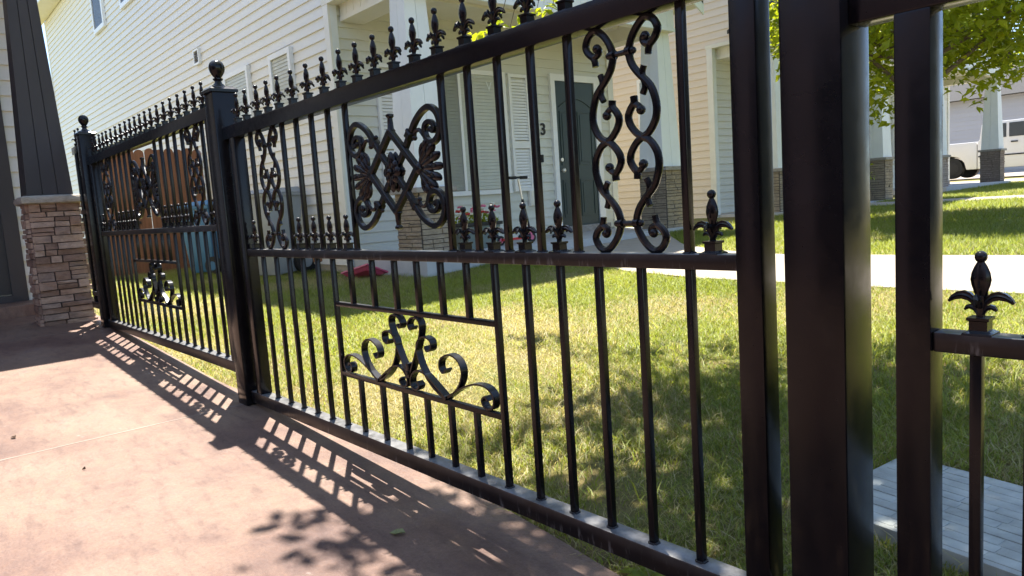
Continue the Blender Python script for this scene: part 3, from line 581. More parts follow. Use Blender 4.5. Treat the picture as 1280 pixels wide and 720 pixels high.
def stone_boxes(x0, x1, y0, y1, z0, z1, rr, hmin, hmax, lmin, lmax, depth=0.02):
    """ledgestones round a square pier: list of (face, along0, along1, z, h, proud)"""
    out = []
    for face, a0, a1 in (('-y', x0, x1), ('+y', x0, x1), ('+x', y0, y1), ('-x', y0, y1)):
        for z, h in ledge_rows(z0, z1, rr, hmin, hmax):
            a = a0
            while a < a1 - 0.01:
                L = rr.uniform(lmin, lmax); L = a1 - a if a + L > a1 - lmin else L
                if h > hmin * 1.7 and rr.random() < 0.45:
                    f = rr.uniform(0.4, 0.6); out.append((face, a, a + L, z, h * f, rr.uniform(0.3, 1) * depth)); out.append((face, a, a + L, z + h * f, h * (1 - f), rr.uniform(0.3, 1) * depth))
                else: out.append((face, a, a + L, z, h, rr.uniform(0.3, 1) * depth))
                a += L
    return out
def stone_hexa(m, s, x0, x1, y0, y1, rr, gap=0.0035, jit=0.004):
    face, a, b, z, h, d = s; g = gap; e = lambda: rr.uniform(-jit, jit)
    lo = 0.0
    if face in '-y+y':
        s_ = -1 if face == '-y' else 1; yb = y0 if s_ < 0 else y1
        m.hexa([(a + g, yb + s_ * -0.02, z + g), (b - g, yb + s_ * -0.02, z + g), (b - g - abs(e()), yb + s_ * (d + e()), z + g + abs(e()) * .6), (a + g + abs(e()), yb + s_ * (d + e()), z + g + abs(e()) * .6),
                (a + g, yb + s_ * -0.02, z + h - g), (b - g, yb + s_ * -0.02, z + h - g), (b - g - abs(e()), yb + s_ * (d + e()), z + h - g - abs(e()) * .6), (a + g + abs(e()), yb + s_ * (d + e()), z + h - g - abs(e()) * .6)])
    else:
        s_ = -1 if face == '-x' else 1; xb = x0 if s_ < 0 else x1; ex = d * 0.8
        m.hexa([(xb + s_ * -0.02, a + g, z + g), (xb + s_ * -0.02, b - g, z + g), (xb + s_ * (d + e()), b - g - abs(e()), z + g + abs(e()) * .6), (xb + s_ * (d + e()), a + g + abs(e()), z + g + abs(e()) * .6),
                (xb + s_ * -0.02, a + g, z + h - g), (xb + s_ * -0.02, b - g, z + h - g), (xb + s_ * (d + e()), b - g - abs(e()), z + h - g - abs(e()) * .6), (xb + s_ * (d + e()), a + g + abs(e()), z + h - g - abs(e()) * .6)])
def tapered_shaft(parent, cx, cy, z0, z1, h0, h1, mat, nb=3, name='shaft_board', th=0.014, gap=0.004):
    hh = lambda z: h0 + (h1 - h0) * (z - z0) / (z1 - z0)
    m = MB(); i0 = h0 - th; i1 = h1 - th; m.hexa([(cx - i0, cy - i0, z0), (cx + i0, cy - i0, z0), (cx + i0, cy + i0, z0), (cx - i0, cy + i0, z0), (cx - i1, cy - i1, z1), (cx + i1, cy - i1, z1), (cx + i1, cy + i1, z1), (cx - i1, cy + i1, z1)]); m.build('shaft_core', mat, parent)
    for face in range(4):
        ca, sa = (1, 0), (0, 1)
        for k in range(nb):
            q = []
            for z, h in ((z0, h0), (z1, h1)):
                f0 = -1 + 2 * k / nb; f1 = -1 + 2 * (k + 1) / nb; gg = gap / 2
                u0 = f0 * h + (gg if k else 0); u1 = f1 * h - (gg if k < nb - 1 else 0); o_ = h; i_ = h - th - 0.001
                if face == 0: q += [(cx + u0, cy - o_, z), (cx + u1, cy - o_, z), (cx + u1, cy - i_, z), (cx + u0, cy - i_, z)]
                elif face == 1: q += [(cx + i_, cy + u0, z), (cx + o_, cy + u0, z), (cx + o_, cy + u1, z), (cx + i_, cy + u1, z)]
                elif face == 2: q += [(cx + u0, cy + i_, z), (cx + u1, cy + i_, z), (cx + u1, cy + o_, z), (cx + u0, cy + o_, z)]
                else: q += [(cx - o_, cy + u0, z), (cx - i_, cy + u0, z), (cx - i_, cy + u1, z), (cx - o_, cy + u1, z)]
            if face in (1, 3):   # keep corners from sharing a plane
                q = [(x, min(max(y, cy - (h0 if abs(z - z0) < 1e-6 else h1) + th), cy + (h0 if abs(z - z0) < 1e-6 else h1) - th), z) for x, y, z in q]
            MB().hexa(q).build(name, mat, parent)
def pier(parent, x0, x1, y0, y1, zg, zt, ztop, rr, stone, cap):
    p = empty('porch_pillar', (0, 0, 0)); p.parent = parent
    m = MB(); m.box(x0 + 0.012, x1 - 0.012, y0 + 0.012, y1 - 0.012, zg - 0.1, zt); m.build('pier_core', 'mortar', p)
    m = MB()
    for s in stone_boxes(x0 + 0.015, x1 - 0.015, y0 + 0.015, y1 - 0.015, zg - 0.02, zt, rr, 0.035, 0.075, 0.12, 0.3, 0.018): stone_hexa(m, s, x0 + 0.015, x1 - 0.015, y0 + 0.015, y1 - 0.015, rr, 0.003, 0.004)
    o = m.build('stone_veneer', stone, p); o['kind'] = 'stuff'
    MB().box(x0 - 0.035, x1 + 0.035, y0 - 0.035, y1 + 0.035, zt, zt + 0.055).build('cap', cap, p, bevel=0.006)
    cx, cy = (x0 + x1) / 2, (y0 + y1) / 2
    tapered_shaft(p, cx, cy, zt + 0.055, ztop, (x1 - x0) / 2 - 0.03, 0.135, 'trimb', 2)
    return p
def townhouse(dy, dz, side_mat, label, full=True, seed=1, stone='stone2', xfar=-21.4, gsh=0.0, wx=0.0):
    rr = random.Random(seed); H = empty('town_house', (-5, 3.04 + dy, -0.75 + dz)); tag(H, label, 'house', 'row of townhouses')
    loc = -Vector(H.location)
    R = empty('shell', (0, 0, 0)); 
    bpy.data.objects.remove(R)
    class Off:  # children use world coordinates shifted by the house offset
        pass
    Y = lambda y: y + dy; Z = lambda z: z + dz
    kids = []
    def fix(o): o.location = Vector(o.location) + loc; return o
    before = set(bpy.data.objects)
    zf = -0.62
    # solid body (kept behind the boards)
    box('wall_core', xfar + 0.02, -5.02, Y(3.05), Y(7.88), Z(-1.2), Z(2.46), side_mat, H); box('upper_core', xfar + 0.02, -4.37, Y(3.05), Y(7.88), Z(2.47), Z(5.9), side_mat, H)
    box('foundation', xfar, -5.005, Y(3.047), Y(7.9), Z(-1.2), Z(zf), 'found', H)
    siding(H, 'x', xfar, -5.09, Y(3.05), Z(zf), Z(2.45), side_mat, split=dy == 0); 
    zu = zf + LAP * 24; siding(H, 'x', xfar, -4.44, Y(3.05), Z(zu) if False else Z(zf + LAP * round((2.45 - zf) / LAP)), Z(5.87), side_mat, split=dy == 0)
    siding(H, 'y', Y(3.13), Y(7.82), -5.02, Z(-0.50), Z(2.46), 'blue'); siding(H, 'y', Y(3.13), Y(7.82), -4.37, Z(2.50), Z(5.87), 'blue')  # front boards take the shaded siding colour
    # corner boards
    box('corner_board', -5.10, -4.985, Y(3.022), Y(3.05), Z(zf - 0.01), Z(2.44), 'trim', H); box('corner_board', -5.02, -4.990, Y(3.05), Y(3.14), Z(zf - 0.01), Z(2.44), 'trimb', H)  # board facing the courtyard gets the trim colour with shade painted in
    box('corner_board', -4.45, -4.335, Y(3.022), Y(3.05), Z(2.44), Z(5.86), 'trim', H); box('corner_board', -4.37, -4.342, Y(3.05), Y(3.14), Z(2.47), Z(5.86), 'trimb', H)
    box('corner_board', xfar - 0.02, xfar + 0.07, Y(3.022), Y(3.05), Z(zf - 0.01), Z(5.86), 'trim', H); box('corner_board', -5.02, -4.985, Y(7.79), Y(7.91), Z(-0.52), Z(2.46), 'trim', H)
    box('band_board', -5.12, -4.33, Y(3.018), Y(7.9), Z(2.405), Z(2.468), 'soffit', H)
    # roof, eaves and soffit
    ye0, ye1, yr = Y(2.62), Y(8.32), Y(5.47); xa, xb = xfar - 0.4, -4.15; ze = Z(5.95); zr = Z(7.4)
    m = MB()
    for s, ya in ((1, ye0), (-1, ye1)):
        m.hexa([(xa, ya, ze), (xb, ya, ze), (xb, yr, zr), (xa, yr, zr), (xa, ya, ze + 0.1), (xb, ya, ze + 0.1), (xb, yr, zr + 0.1), (xa, yr, zr + 0.1)])
    m.build('roof', 'roof', H)
    box('fascia', xa, xb, ye0 - 0.02, ye0, Z(5.86), Z(6.07), 'trimw', H); box('fascia', xa, xb, ye1, ye1 + 0.02, Z(5.86), Z(6.07), 'trimw', H)
    x = xa
    while x < xb - 0.01:
        x2 = min(x + 0.405, xb); box('soffit_panel', x, x2 - 0.006, ye0, Y(3.034), Z(5.872), Z(5.884), 'soffit', H); x += 0.405
    MB().add([(xa + .3, ye0 + .3, ze), (xa + .3, ye1 - .3, ze), (xa + .3, yr, zr), (xb - .2, ye0 + .3, ze), (xb - .2, ye1 - .3, ze), (xb - .2, yr, zr)], [(0, 1, 2), (3, 5, 4), (0, 3, 4, 1)]).build('gable_wall', side_mat, H)
    # porch
    px0, px1 = -4.03, -3.545
    box('porch_floor', -5.0, -3.43, Y(3.06), Y(7.80), Z(-1.1), Z(-0.52 + gsh), 'porch', H, 0.01)
    pier(H, px0, px1, Y(3.10), Y(3.55), Z(-0.80), Z(0.165), Z(2.22), rr, stone, 'capst2'); pier(H, px0, px1, Y(7.27), Y(7.68), Z(-0.62), Z(0.30), Z(2.22), rr, stone, 'capst2')
    # beams faced with upright boards
    zb0, zb1 = Z(2.22), Z(2.62)
    box('beam', -4.985, -3.66, Y(3.20), Y(3.48), zb0, zb1, 'soffit', H); box('beam', -4.985, -3.66, Y(7.33), Y(7.61), zb0, zb1, 'soffit', H); box('beam', -3.66, -3.56, Y(3.20), Y(7.61), zb0, zb1, 'soffit', H)
    box('beam_edge', -4.985, -3.50, Y(3.172), Y(3.20), zb0 + 0.001, zb0 + 0.05, 'soffit', H); box('beam_edge', -3.56, -3.532, Y(3.20), Y(7.61), zb0 + 0.001, zb0 + 0.05, 'trimb', H)
    for i in range(9): box('fascia_board', -4.98 + i * 0.16, -4.98 + i * 0.16 + 0.154, Y(3.180), Y(3.20), zb0 + 0.052, zb1, 'soffit', H)
    for i in range(28): box('fascia_board', -3.56, -3.54, Y(3.205) + i * 0.157, Y(3.205) + i * 0.157 + 0.151, zb0 + 0.052, zb1, 'trimb', H)
    box('porch_ceiling', -4.985, -3.66, Y(3.48), Y(7.33), Z(2.44), Z(2.46), 'soffit', H)
    # porch gable roof, ridge running out from the wall
    yg0, yg1, ygr = Y(2.93), Y(7.90), Y(5.41); xg0, xg1 = -4.35, -3.25; zg0, zgr = Z(2.56), Z(3.9)
    for ya in (yg0, yg1):
        m = MB(); m.hexa([(xg0, ya, zg0), (xg1, ya, zg0), (xg1, ygr, zgr), (xg0, ygr, zgr), (xg0, ya, zg0 + .06), (xg1, ya, zg0 + .06), (xg1, ygr, zgr + .06), (xg0, ygr, zgr + .06)]); m.build('porch_roof', 'roof', H)
    m = MB(); s = 0.14
    for ya, sg in ((yg0, 1), (yg1, -1)): m.hexa([(xg1 - .02, ya, zg0 - s), (xg1 + .005, ya, zg0 - s), (xg1 + .005, ygr, zgr - s), (xg1 - .02, ygr, zgr - s), (xg1 - .02, ya, zg0 - .002), (xg1 + .005, ya, zg0 - .002), (xg1 + .005, ygr, zgr - .002), (xg1 - .02, ygr, zgr - .002)])
    m.build('rake_board', 'trimw', H)
    m = MB(); m.add([(-3.58, yg0 + .2, zg0), (-3.58, yg1 - .2, zg0), (-3.58, ygr, zgr - .15), (-3.56, yg0 + .2, zg0), (-3.56, yg1 - .2, zg0), (-3.56, ygr, zgr - .15)], [(0, 2, 1), (3, 4, 5), (0, 1, 4, 3), (1, 2, 5, 4), (2, 0, 3, 5)]); m.build('gable_wall', 'trimb', H)
    for ya, yb in ((yg0 + .005, Y(3.17)), (Y(7.64), yg1 - .005)): box('soffit_panel', xg0, xg1 - .03, ya, yb, zg0 - .03, zg0 - .012, 'soffit', H)
    if full:
        window(H, 'y', Y(4.0), Y(5.62), -5.004, Z(0.13), Z(1.79), 0.06, Y(4.82))
        if dy == 0: shutter(H, Y(3.58), Y(3.93), -5.004, Z(0.15), Z(1.78)); shutter(H, Y(5.69), Y(6.06), -5.004, Z(0.15), Z(1.78))
        door = empty('door', (0, 0, 0)); door.parent = H
        m = MB(); m.box(-5.004, -4.955, Y(6.50), Y(6.585), Z(-0.40), Z(1.82)); m.box(-5.004, -4.955, Y(7.425), Y(7.56), Z(-0.40), Z(1.82)); m.box(-5.004, -4.95, Y(6.49), Y(7.57), Z(1.735), Z(1.83)); m.build('frame', 'trimw', door)
        m = MB(); m.box(-5.0, -4.975, Y(6.585), Y(7.425), Z(-0.42), Z(1.735)); m.build('leaf', 'doorg', door)
        for ya, yb in ((6.66, 6.97), (7.04, 7.35)):
            for za, zc in ((-0.28, 0.28), (0.5, 1.30)):
                m = MB(); ring(m, 'y', Y(ya), Y(yb), -4.975, Z(za), Z(zc), 0.022, 0, 0.010); m.box(-4.976, -4.968, Y(ya) + .05, Y(yb) - .05, Z(za) + .05, Z(zc) - .05); m.build('moulding', 'doorg', door)
        arc = [(Y(6.66) + 0.69 * t, Z(1.36) + 0.13 * math.sin(math.pi * t)) for t in np.linspace(0, 1, 9)]
        MB().tube3([(-4.972, a, b) for a, b in arc], 0.011, 6).build('moulding', 'doorg', door)
        m = MB(); m.ball((-4.925, Y(6.65), Z(0.42)), 0.032); m.tube3([(-4.975, Y(6.65), Z(0.42)), (-4.93, Y(6.65), Z(0.42))], 0.012); m.tube3([(-4.975, Y(6.65), Z(0.58)), (-4.95, Y(6.65), Z(0.58))], 0.028, 10); m.build('handle', 'alu', door, smooth=True)
        box('threshold', -5.0, -4.86, Y(6.50), Y(7.56), Z(-0.52), Z(-0.42), 'capst2', H)
        fc = bpy.data.curves.new('house_number', 'FONT'); fc.body = '3' if dy == 0 else ''; fc.size = 0.235; fc.extrude = 0.006; fc.offset = 0.004; fc.align_x = 'CENTER'; fc.align_y = 'CENTER'
        if dy == 0:
            o = text_obj('house_number', fc, 'black', H, (-4.988, Y(6.325), Z(1.02))); o.rotation_euler = (math.pi / 2, 0, math.pi / 2)
            fc2 = bpy.data.curves.new('window_sticker', 'FONT'); fc2.body = 'V'; fc2.size = 0.17; fc2.extrude = 0.001; fc2.align_x = 'CENTER'; fc2.align_y = 'CENTER'
            o = text_obj('window_sticker', fc2, 'trimb', H, (-4.958, Y(5.33), Z(1.58))); o.rotation_euler = (math.pi / 2, 0, math.pi / 2)
        m = MB(); m.box(-5.0, -4.965, Y(6.255), Y(6.285), Z(0.55), Z(0.66)); m.build('doorbell', 'black', H, bevel=0.004)
        m = MB(); m.box(-5.0, -4.94, Y(5.95), Y(6.09), Z(-0.07), Z(0.15)); m.build('outlet_box', 'trim', H, bevel=0.008); box('outlet_lid', -4.94, -4.932, Y(5.965), Y(6.075), Z(-0.055), Z(0.135), 'soffit', H)
    # side windows and vent
    window(H, 'x', -8.33, -7.40, Y(3.036), Z(1.22), Z(2.16), 0.065); window(H, 'x', -6.66, -6.00, Y(3.036), Z(1.22), Z(2.13), 0.065)
    window(H, 'x', -15.75, -14.80, Y(3.036), Z(4.32), Z(5.35), 0.09, None, 'screen', 'glassd'); window(H, 'x', -13.4, -12.45, Y(3.036), Z(4.32), Z(5.35), 0.09, None, 'screen', 'glassd')
    v = empty('wall_vent', (0, 0, 0)); v.parent = H; m = MB(); ring(m, 'x', -9.55, -9.30, Y(3.036), Z(2.53), Z(2.77), 0.03, 0, 0.045); m.build('frame', 'trimw', v)
    for i in range(4): MB().hexa([(-9.52, Y(2.998), Z(2.565 + i * .045)), (-9.33, Y(2.998), Z(2.565 + i * .045)), (-9.33, Y(3.004), Z(2.565 + i * .045)), (-9.52, Y(3.004), Z(2.565 + i * .045)), (-9.52, Y(3.012), Z(2.60 + i * .045)), (-9.33, Y(3.012), Z(2.60 + i * .045)), (-9.33, Y(3.018), Z(2.60 + i * .045)), (-9.52, Y(3.018), Z(2.60 + i * .045))]).build('slat', 'screen', v)
    for o in H.children:
        fix(o)
        if o.name.split('.')[0] not in ('porch_pillar', 'beam', 'beam_edge', 'fascia_board', 'porch_ceiling', 'porch_roof', 'rake_board', 'porch_floor'): o.location.x += wx
    return H
townhouse(0, 0, 'cream', 'cream sided house with number 3 by its dark green door', True, 3, 'stone2')
townhouse(7.26, 0.045, 'peach', 'peach sided house behind the porch of the house numbered 3', True, 5, 'stone2', -18, 0.0, 0.26)
townhouse(14.52, 0.19, 'grey_s', 'farthest house of the row, stone pillar in front of the pickup', True, 6, 'stone3', -14)
# grey garage beyond the pickup
G = empty('garage', (-6, 34, -0.25)); tag(G, 'grey sided garage building behind the white pickup truck', 'garage')
box('wall_core', -20, 6, 34.03, 42, -0.4, 3.0, 'grey_s', G); siding(G, 'x', -20, 6, 34.02, -0.25, 2.9, 'grey_s', h=0.18); box('garage_door', -18.5, -14.0, 33.94, 34.0, -0.22, 2.1, 'trimb', G); box('trim_board', -18.7, -13.8, 33.96, 34.0, 2.1, 2.3, 'trimw', G)
MB().hexa([(-20.5, 33.5, 2.95), (6.5, 33.5, 2.95), (6.5, 42.5, 2.95), (-20.5, 42.5, 2.95), (-20.5, 37.5, 4.8), (6.5, 37.5, 4.8), (6.5, 38.5, 4.8), (-20.5, 38.5, 4.8)]).build('roof', 'roof', G)
for o in G.children: o.location = Vector(o.location) - Vector(G.location)

OP = empty('reflection_house', (11, 11, -0.55)); tag(OP, 'unseen olive grey house added at the right for the iron to reflect', 'house')  # unseen house, added so the iron side faces reflect something dark
box('wall', 6.3, 18, 11.0, 20, -1.0, 5.2, 'olive', OP); MB().hexa([(5.9, 10.6, 5.2), (18.4, 10.6, 5.2), (18.4, 20.4, 5.2), (5.9, 20.4, 5.2), (6.1, 15, 7.4), (18.2, 15, 7.4), (18.2, 16, 7.4), (6.1, 16, 7.4)]).build('roof', 'roof', OP)
for o in OP.children: o.location = Vector(o.location) - Vector(OP.location)
# our own house at the left with its porch roof, and the stone column under it
HM = empty('home', (-4.6, -3, -0.65)); tag(HM, 'white sided home with dark front door at the left edge', 'house')
WX = -4.6; zp = -0.635
box('wall_core', -14, WX - 0.02, -9, -0.10, -1.1, 3.6, 'home_s', HM); siding(HM, 'y', -0.285, -0.12, WX - 0.02, -0.60, 2.56, 'home_s'); siding(HM, 'y', -9, -1.42, WX - 0.02, -0.60, 2.56, 'home_s')
box('corner_board', WX - 0.02, WX + 0.008, -0.125, -0.075, -0.64, 2.5, 'home_s', HM); box('step', WX - 0.01, WX + 0.46, -1.62, -0.21, -0.9, -0.555, 'patio', HM, 0.01)
d = empty('front_door', (0, 0, 0)); d.parent = HM
m = MB(); m.box(WX - 0.02, WX + 0.03, -0.40, -0.287, -0.554, 1.55); m.box(WX - 0.02, WX + 0.03, -1.42, -1.31, -0.554, 1.55); m.box(WX - 0.02, WX + 0.034, -1.42, -0.287, 1.55, 1.66); m.build('frame', 'brown', d)
m = MB(); m.box(WX - 0.02, WX + 0.005, -1.31, -0.40, -0.49, 1.55); m.build('leaf', 'door', d); box('threshold', WX - 0.02, WX + 0.06, -1.31, -0.40, -0.554, -0.50, 'brown', d)
for ya, yb in ((-0.80, -0.48), (-1.22, -0.90)):
    for za, zc in ((-0.36, 0.2), (0.35, 1.35)): m = MB(); ring(m, 'y', ya, yb, WX + 0.005, za, zc, 0.03, 0, 0.010); m.build('moulding', 'door', d)
PX = -3.21
box('porch_roof', -6.0, PX, -9.0, 0.40, 2.60, 2.83, 'brown', HM); box('porch_fascia', PX, PX + 0.03, -9.0, 0.40, 2.56, 2.85, 'brown', HM); box('porch_beam', -3.75, -3.47, -8.0, -0.06, 2.44, 2.598, 'brown', HM); box('upper_wall', -14, -4.3, -9, -0.12, 2.84, 4.9, 'home_s', HM)
box('reflection_wing', -4.55, 9.0, -10.0, -5.62, -1.2, 3.2, 'rose', HM)  # unseen wing with its boards, added to give the iron a reddish reflection
me_w = lap_mesh(13.4, 'x', 'rose', 1)
for i in range(27): o = link('siding_board', me_w, None, HM, (8.95, -5.62, -0.35 + i * LAP)); o.rotation_euler.z = math.pi
box('garage_door', -0.15, 5.0, -5.62, -5.585, -1.0, 2.3, 'door', HM)  # dark panel added on the unseen wing to darken the near stile's reflection
for o in HM.children: o.location = Vector(o.location) - Vector(HM.location)
CP = empty('porch_column', (-3.64, -0.22, -0.68)); tag(CP, 'tapered dark brown board column on brown ledgestone base', 'column')
cx0, cx1, cy0, cy1 = -3.76, -3.455, -0.370, 0.002
box('pier_core', cx0 + 0.022, cx1 - 0.022, cy0 + 0.022, cy1 - 0.022, -0.85, 0.225, 'mortar', CP)
rr = random.Random(21)
for s in stone_boxes(cx0 + 0.02, cx1 - 0.02, cy0 + 0.02, cy1 - 0.02, -0.70, 0.225, rr, 0.034, 0.078, 0.07, 0.22, 0.026):
    m = MB(); stone_hexa(m, s, cx0 + 0.02, cx1 - 0.02, cy0 + 0.02, cy1 - 0.02, rr, 0.0014, 0.006); m.build('stone', 'stone', CP)
m = MB(); prof = [(0.19, 0.222), (0.207, 0.230), (0.211, 0.250), (0.207, 0.272), (0.19, 0.284)]
Vc = []; cxm, cym = (cx0 + cx1) / 2, (cy0 + cy1) / 2
for h, z in prof:
    for k in range(40):
        t = k / 40 * 4; s_ = int(t); f = t - s_; a, b = [(-1 + 2 * f, -1), (1, -1 + 2 * f), (1 - 2 * f, 1), (-1, 1 - 2 * f)][s_]
        w = 0.004 * noise.noise(Vector((a * 5, b * 5, z * 20))); Vc.append((cxm + a * (h - 0.012 + w), cym + b * (h - 0.004 + w), z + 0.3 * w))
Fv = [(i * 40 + k, i * 40 + (k + 1) % 40, (i + 1) * 40 + (k + 1) % 40, (i + 1) * 40 + k) for i in range(4) for k in range(40)] + [tuple(range(39, -1, -1)), tuple(range(160, 200))]
m.add(Vc, Fv); m.build('cap_stone', 'capst', CP, smooth=True)
tapered_shaft(CP, -3.615, -0.195, 0.284, 2.445, 0.148, 0.066, 'brown', 3, th=0.013, gap=0.006)
for o in CP.children: o.location = Vector(o.location) - Vector(CP.location)

# ------------------------------------------------------------------ things in the yards
# cedar gate between the iron fence and the cream house
CG = empty('cedar_gate', (-9.8, 1.9, -0.83)); tag(CG, 'brown cedar picket gate with rounded tops behind the far iron panel', 'gate')
y = 1.26; k = 2
while y < 2.96:
    w = 0.142; n = 7; top = 1.245 - 0.02 * (k % 2); poly = [(y, -0.80), (y + w, -0.80)] + [(y + w / 2 + w / 2 * math.cos(t), top - 0.06 + 0.06 * math.sin(t)) for t in np.linspace(0, math.pi, n)]
    V_ = [(-9.78, a, b) for a, b in poly] + [(-9.80, a, b) for a, b in poly]; nn = len(poly)
    MB().add(V_, [tuple(range(nn)), tuple(range(2 * nn - 1, nn - 1, -1))] + [(i, i + nn, (i + 1) % nn + nn, (i + 1) % nn) for i in range(nn)]).build('picket', 'cedar', CG); y += w + (0.014 if k == 7 else 0.004); k += 1
for z in (-0.5, 0.9): box('gate_rail', -9.84, -9.801, 1.26, 2.95, z, z + 0.09, 'cedar', CG)
m = MB(); m.box(-9.78, -9.755, 1.90, 1.93, 0.02, 0.16); m.box(-9.78, -9.76, 1.86, 1.97, 0.06, 0.10); m.build('latch', 'black', CG)
for o in CG.children: o.location = Vector(o.location) - Vector(CG.location)
def wheelie_bin(name, x, y, rz, mat, label, wheel_r=0.13, h=1.06, w=0.27):
    B = empty(name, (x, y, float(z_lawn(x, y)))); B.rotation_euler.z = rz; tag(B, label, 'bin')
    m = MB(); b0, b1 = w * 0.76, w
    m.hexa([(-b0, -b0, 0.05), (b0, -b0, 0.02), (b0, b0, 0.02), (-b0, b0, 0.05), (-b1, -b1, h - .1), (b1, -b1, h - .1), (b1, b1, h - .1), (-b1, b1, h - .1)]); m.build('body', mat, B, bevel=0.025, smooth=True)
    m = MB(); m.box(-b1 - .02, b1 + .02, -b1 - .02, b1 + .02, h - .115, h - .075); m.build('rim', mat, B, bevel=0.008, smooth=True)
    m = MB(); m.hexa([(-b1 - .03, -b1 - .03, h - .074), (b1 + .04, -b1 - .03, h - .074), (b1 + .04, b1 + .03, h - .074), (-b1 - .03, b1 + .03, h - .074), (-b1, -b1 + .05, h), (b1 - .08, -b1 + .05, h - .02), (b1 - .08, b1 - .05, h - .02), (-b1, b1 - .05, h)]); m.build('lid', mat, B, bevel=0.012, smooth=True)
    for s in (1, -1):
        W = empty('wheel', (0, 0, 0)); W.parent = B
        MB().tube3([(-b1 + .02, s * (b0 + .01), wheel_r), (-b1 + .02, s * (b0 + .07), wheel_r)], wheel_r, 20).build('tyre', 'rubber', W, smooth=True); MB().tube3([(-b1 + .02, s * (b0 + .065), wheel_r), (-b1 + .02, s * (b0 + .076), wheel_r)], wheel_r * 0.5, 14).build('hub', mat, W)
    m = MB(); m.tube3([(-b1 - .06, -b1 + .04, h - .09), (-b1 - .06, b1 - .04, h - .09)], 0.016, 8); m.tube3([(-b1, -b1 + .06, h - .1), (-b1 - .06, -b1 + .06, h - .09)], 0.016, 8); m.tube3([(-b1, b1 - .06, h - .1), (-b1 - .06, b1 - .06, h - .09)], 0.016, 8); m.build('handle', mat, B, smooth=True)
    return B
wheelie_bin('recycling_bin', -8.05, 2.42, math.radians(-150), 'bluep', 'blue wheeled bin on the grass in front of the cedar gate')
wheelie_bin('trash_bin', -6.15, 2.62, math.radians(-75), 'greyp', 'grey wheeled trash bin with black wheels by the cream wall', 0.17, 1.12, 0.26)
x, y = -5.02, 2.62; z = float(z_lawn(x, y)); ST = empty('garden_stake', (x, y, z)); tag(ST, 'small white garden light stake in the grass by the cream wall', 'garden light')
m = MB(); m.lathe([(0.008, 0), (0.022, 0.04), (0.024, 0.17), (0.02, 0.19)], seg=8); m.build('stem', 'trimw', ST, smooth=True); m = MB(); m.lathe([(0.02, 0.188), (0.05, 0.20), (0.055, 0.26), (0.03, 0.29), (0.012, 0.31)], seg=10); m.build('lamp_head', 'cedar', ST, smooth=True)
# pink sled leaning at the pillar foot
SL = empty('plastic_sled', (-4.3, 2.80, -0.70)); SL.scale = (.62, .62, .62); SL.rotation_euler = (math.radians(-24), math.radians(-12), math.radians(8)); tag(SL, 'pink plastic sled lying by the stone pillar foot', 'sled')
m = MB(); m.hexa([(-.30, -.16, 0), (.30, -.16, 0), (.30, .16, 0), (-.30, .16, 0), (-.38, -.21, .05), (.38, -.21, .07), (.38, .21, .07), (-.38, .21, .05)]); m.build('tray', 'pinkp', SL, bevel=0.012, smooth=True)
m = MB(); ring(m, 'x', -.40, .40, 0, -.23, .23, 0.03, -.01, .02); o = m.build('rim', 'pinkp', SL); o.rotation_euler.x = -math.pi / 2; o.location.z = 0.065; MB().tube3([(-.40, -.1, .07), (-.50, -.06, .05), (-.52, .05, .06), (-.40, .1, .07)], 0.012, 6).build('rope_handle', 'black', SL, smooth=True)
# planter with flowers
PLT = empty('flower_planter', (-4.05, 4.22, -0.52)); tag(PLT, 'slate planter of pink, red and white flowers on the porch', 'planter')
m = MB(); m.hexa([(-.12, -.20, 0), (.12, -.20, 0), (.12, .20, 0), (-.12, .20, 0), (-.16, -.26, .27), (.16, -.26, .27), (.16, .26, .27), (-.16, .26, .27)]); m.build('box', 'pot', PLT, bevel=0.01); box('rim', -.18, .18, -.28, .28, .27, .31, 'black', PLT, 0.006)
box('soil', -.15, .15, -.25, .25, .305, .312, 'mortar', PLT)
rr = random.Random(4)
def leaf_tris(n, centre_fn, size, rr, flat=0.6):
    """folded leaves: two quads sharing a midrib"""
    V = np.zeros((n, 6, 3)); hue = np.zeros((n, 6))
    for i in range(n):
        c = centre_fn(i); a = rr.uniform(0, 2 * math.pi); tilt = rr.gauss(0, 0.6); d = Vector((math.cos(a), math.sin(a), -0.35 + tilt * 0.7)).normalized(); s = d.cross(Vector((rr.gauss(0, .5), rr.gauss(0, .5), 1))).normalized(); nrm = s.cross(d)
        L = size * rr.uniform(0.45, 1.35); w = L * 0.27; f = L * 0.10; c = Vector(c)
        P = [c, c + d * L * .45 + s * w + nrm * f, c + d * L - nrm * L * 0.12, c + d * L * .45 - s * w + nrm * f, c + d * L * .5, c + d * L * 0.82 + s * w * 0.45 + nrm * f * .3]
        for k in range(6): V[i, k] = P[k]
        hue[i] = min(1, max(0, rr.gauss(0.5, 0.28)))
    F = []
    for i in range(n): b = i * 6; F += [(b, b + 4, b + 1), (b + 1, b + 4, b + 2), (b, b + 3, b + 4), (b + 4, b + 3, b + 2)]
    return V.reshape(-1, 3), F, hue.reshape(-1)
def leaf_obj(name, V, F, hue, parent, mat='leaf'):
    me = mesh(name, V.tolist(), F); at_ = me.attributes.new('hue', 'FLOAT', 'POINT'); at_.data.foreach_set('value', np.asarray(hue, dtype=np.float32)); return link(name, me, mat, parent)
V_, F_2, h_ = leaf_tris(160, lambda i: (rr.uniform(-.16, .16), rr.uniform(-.27, .27), .31 + rr.uniform(0, .12)), 0.07, rr); leaf_obj('foliage', V_, F_2, h_, PLT)
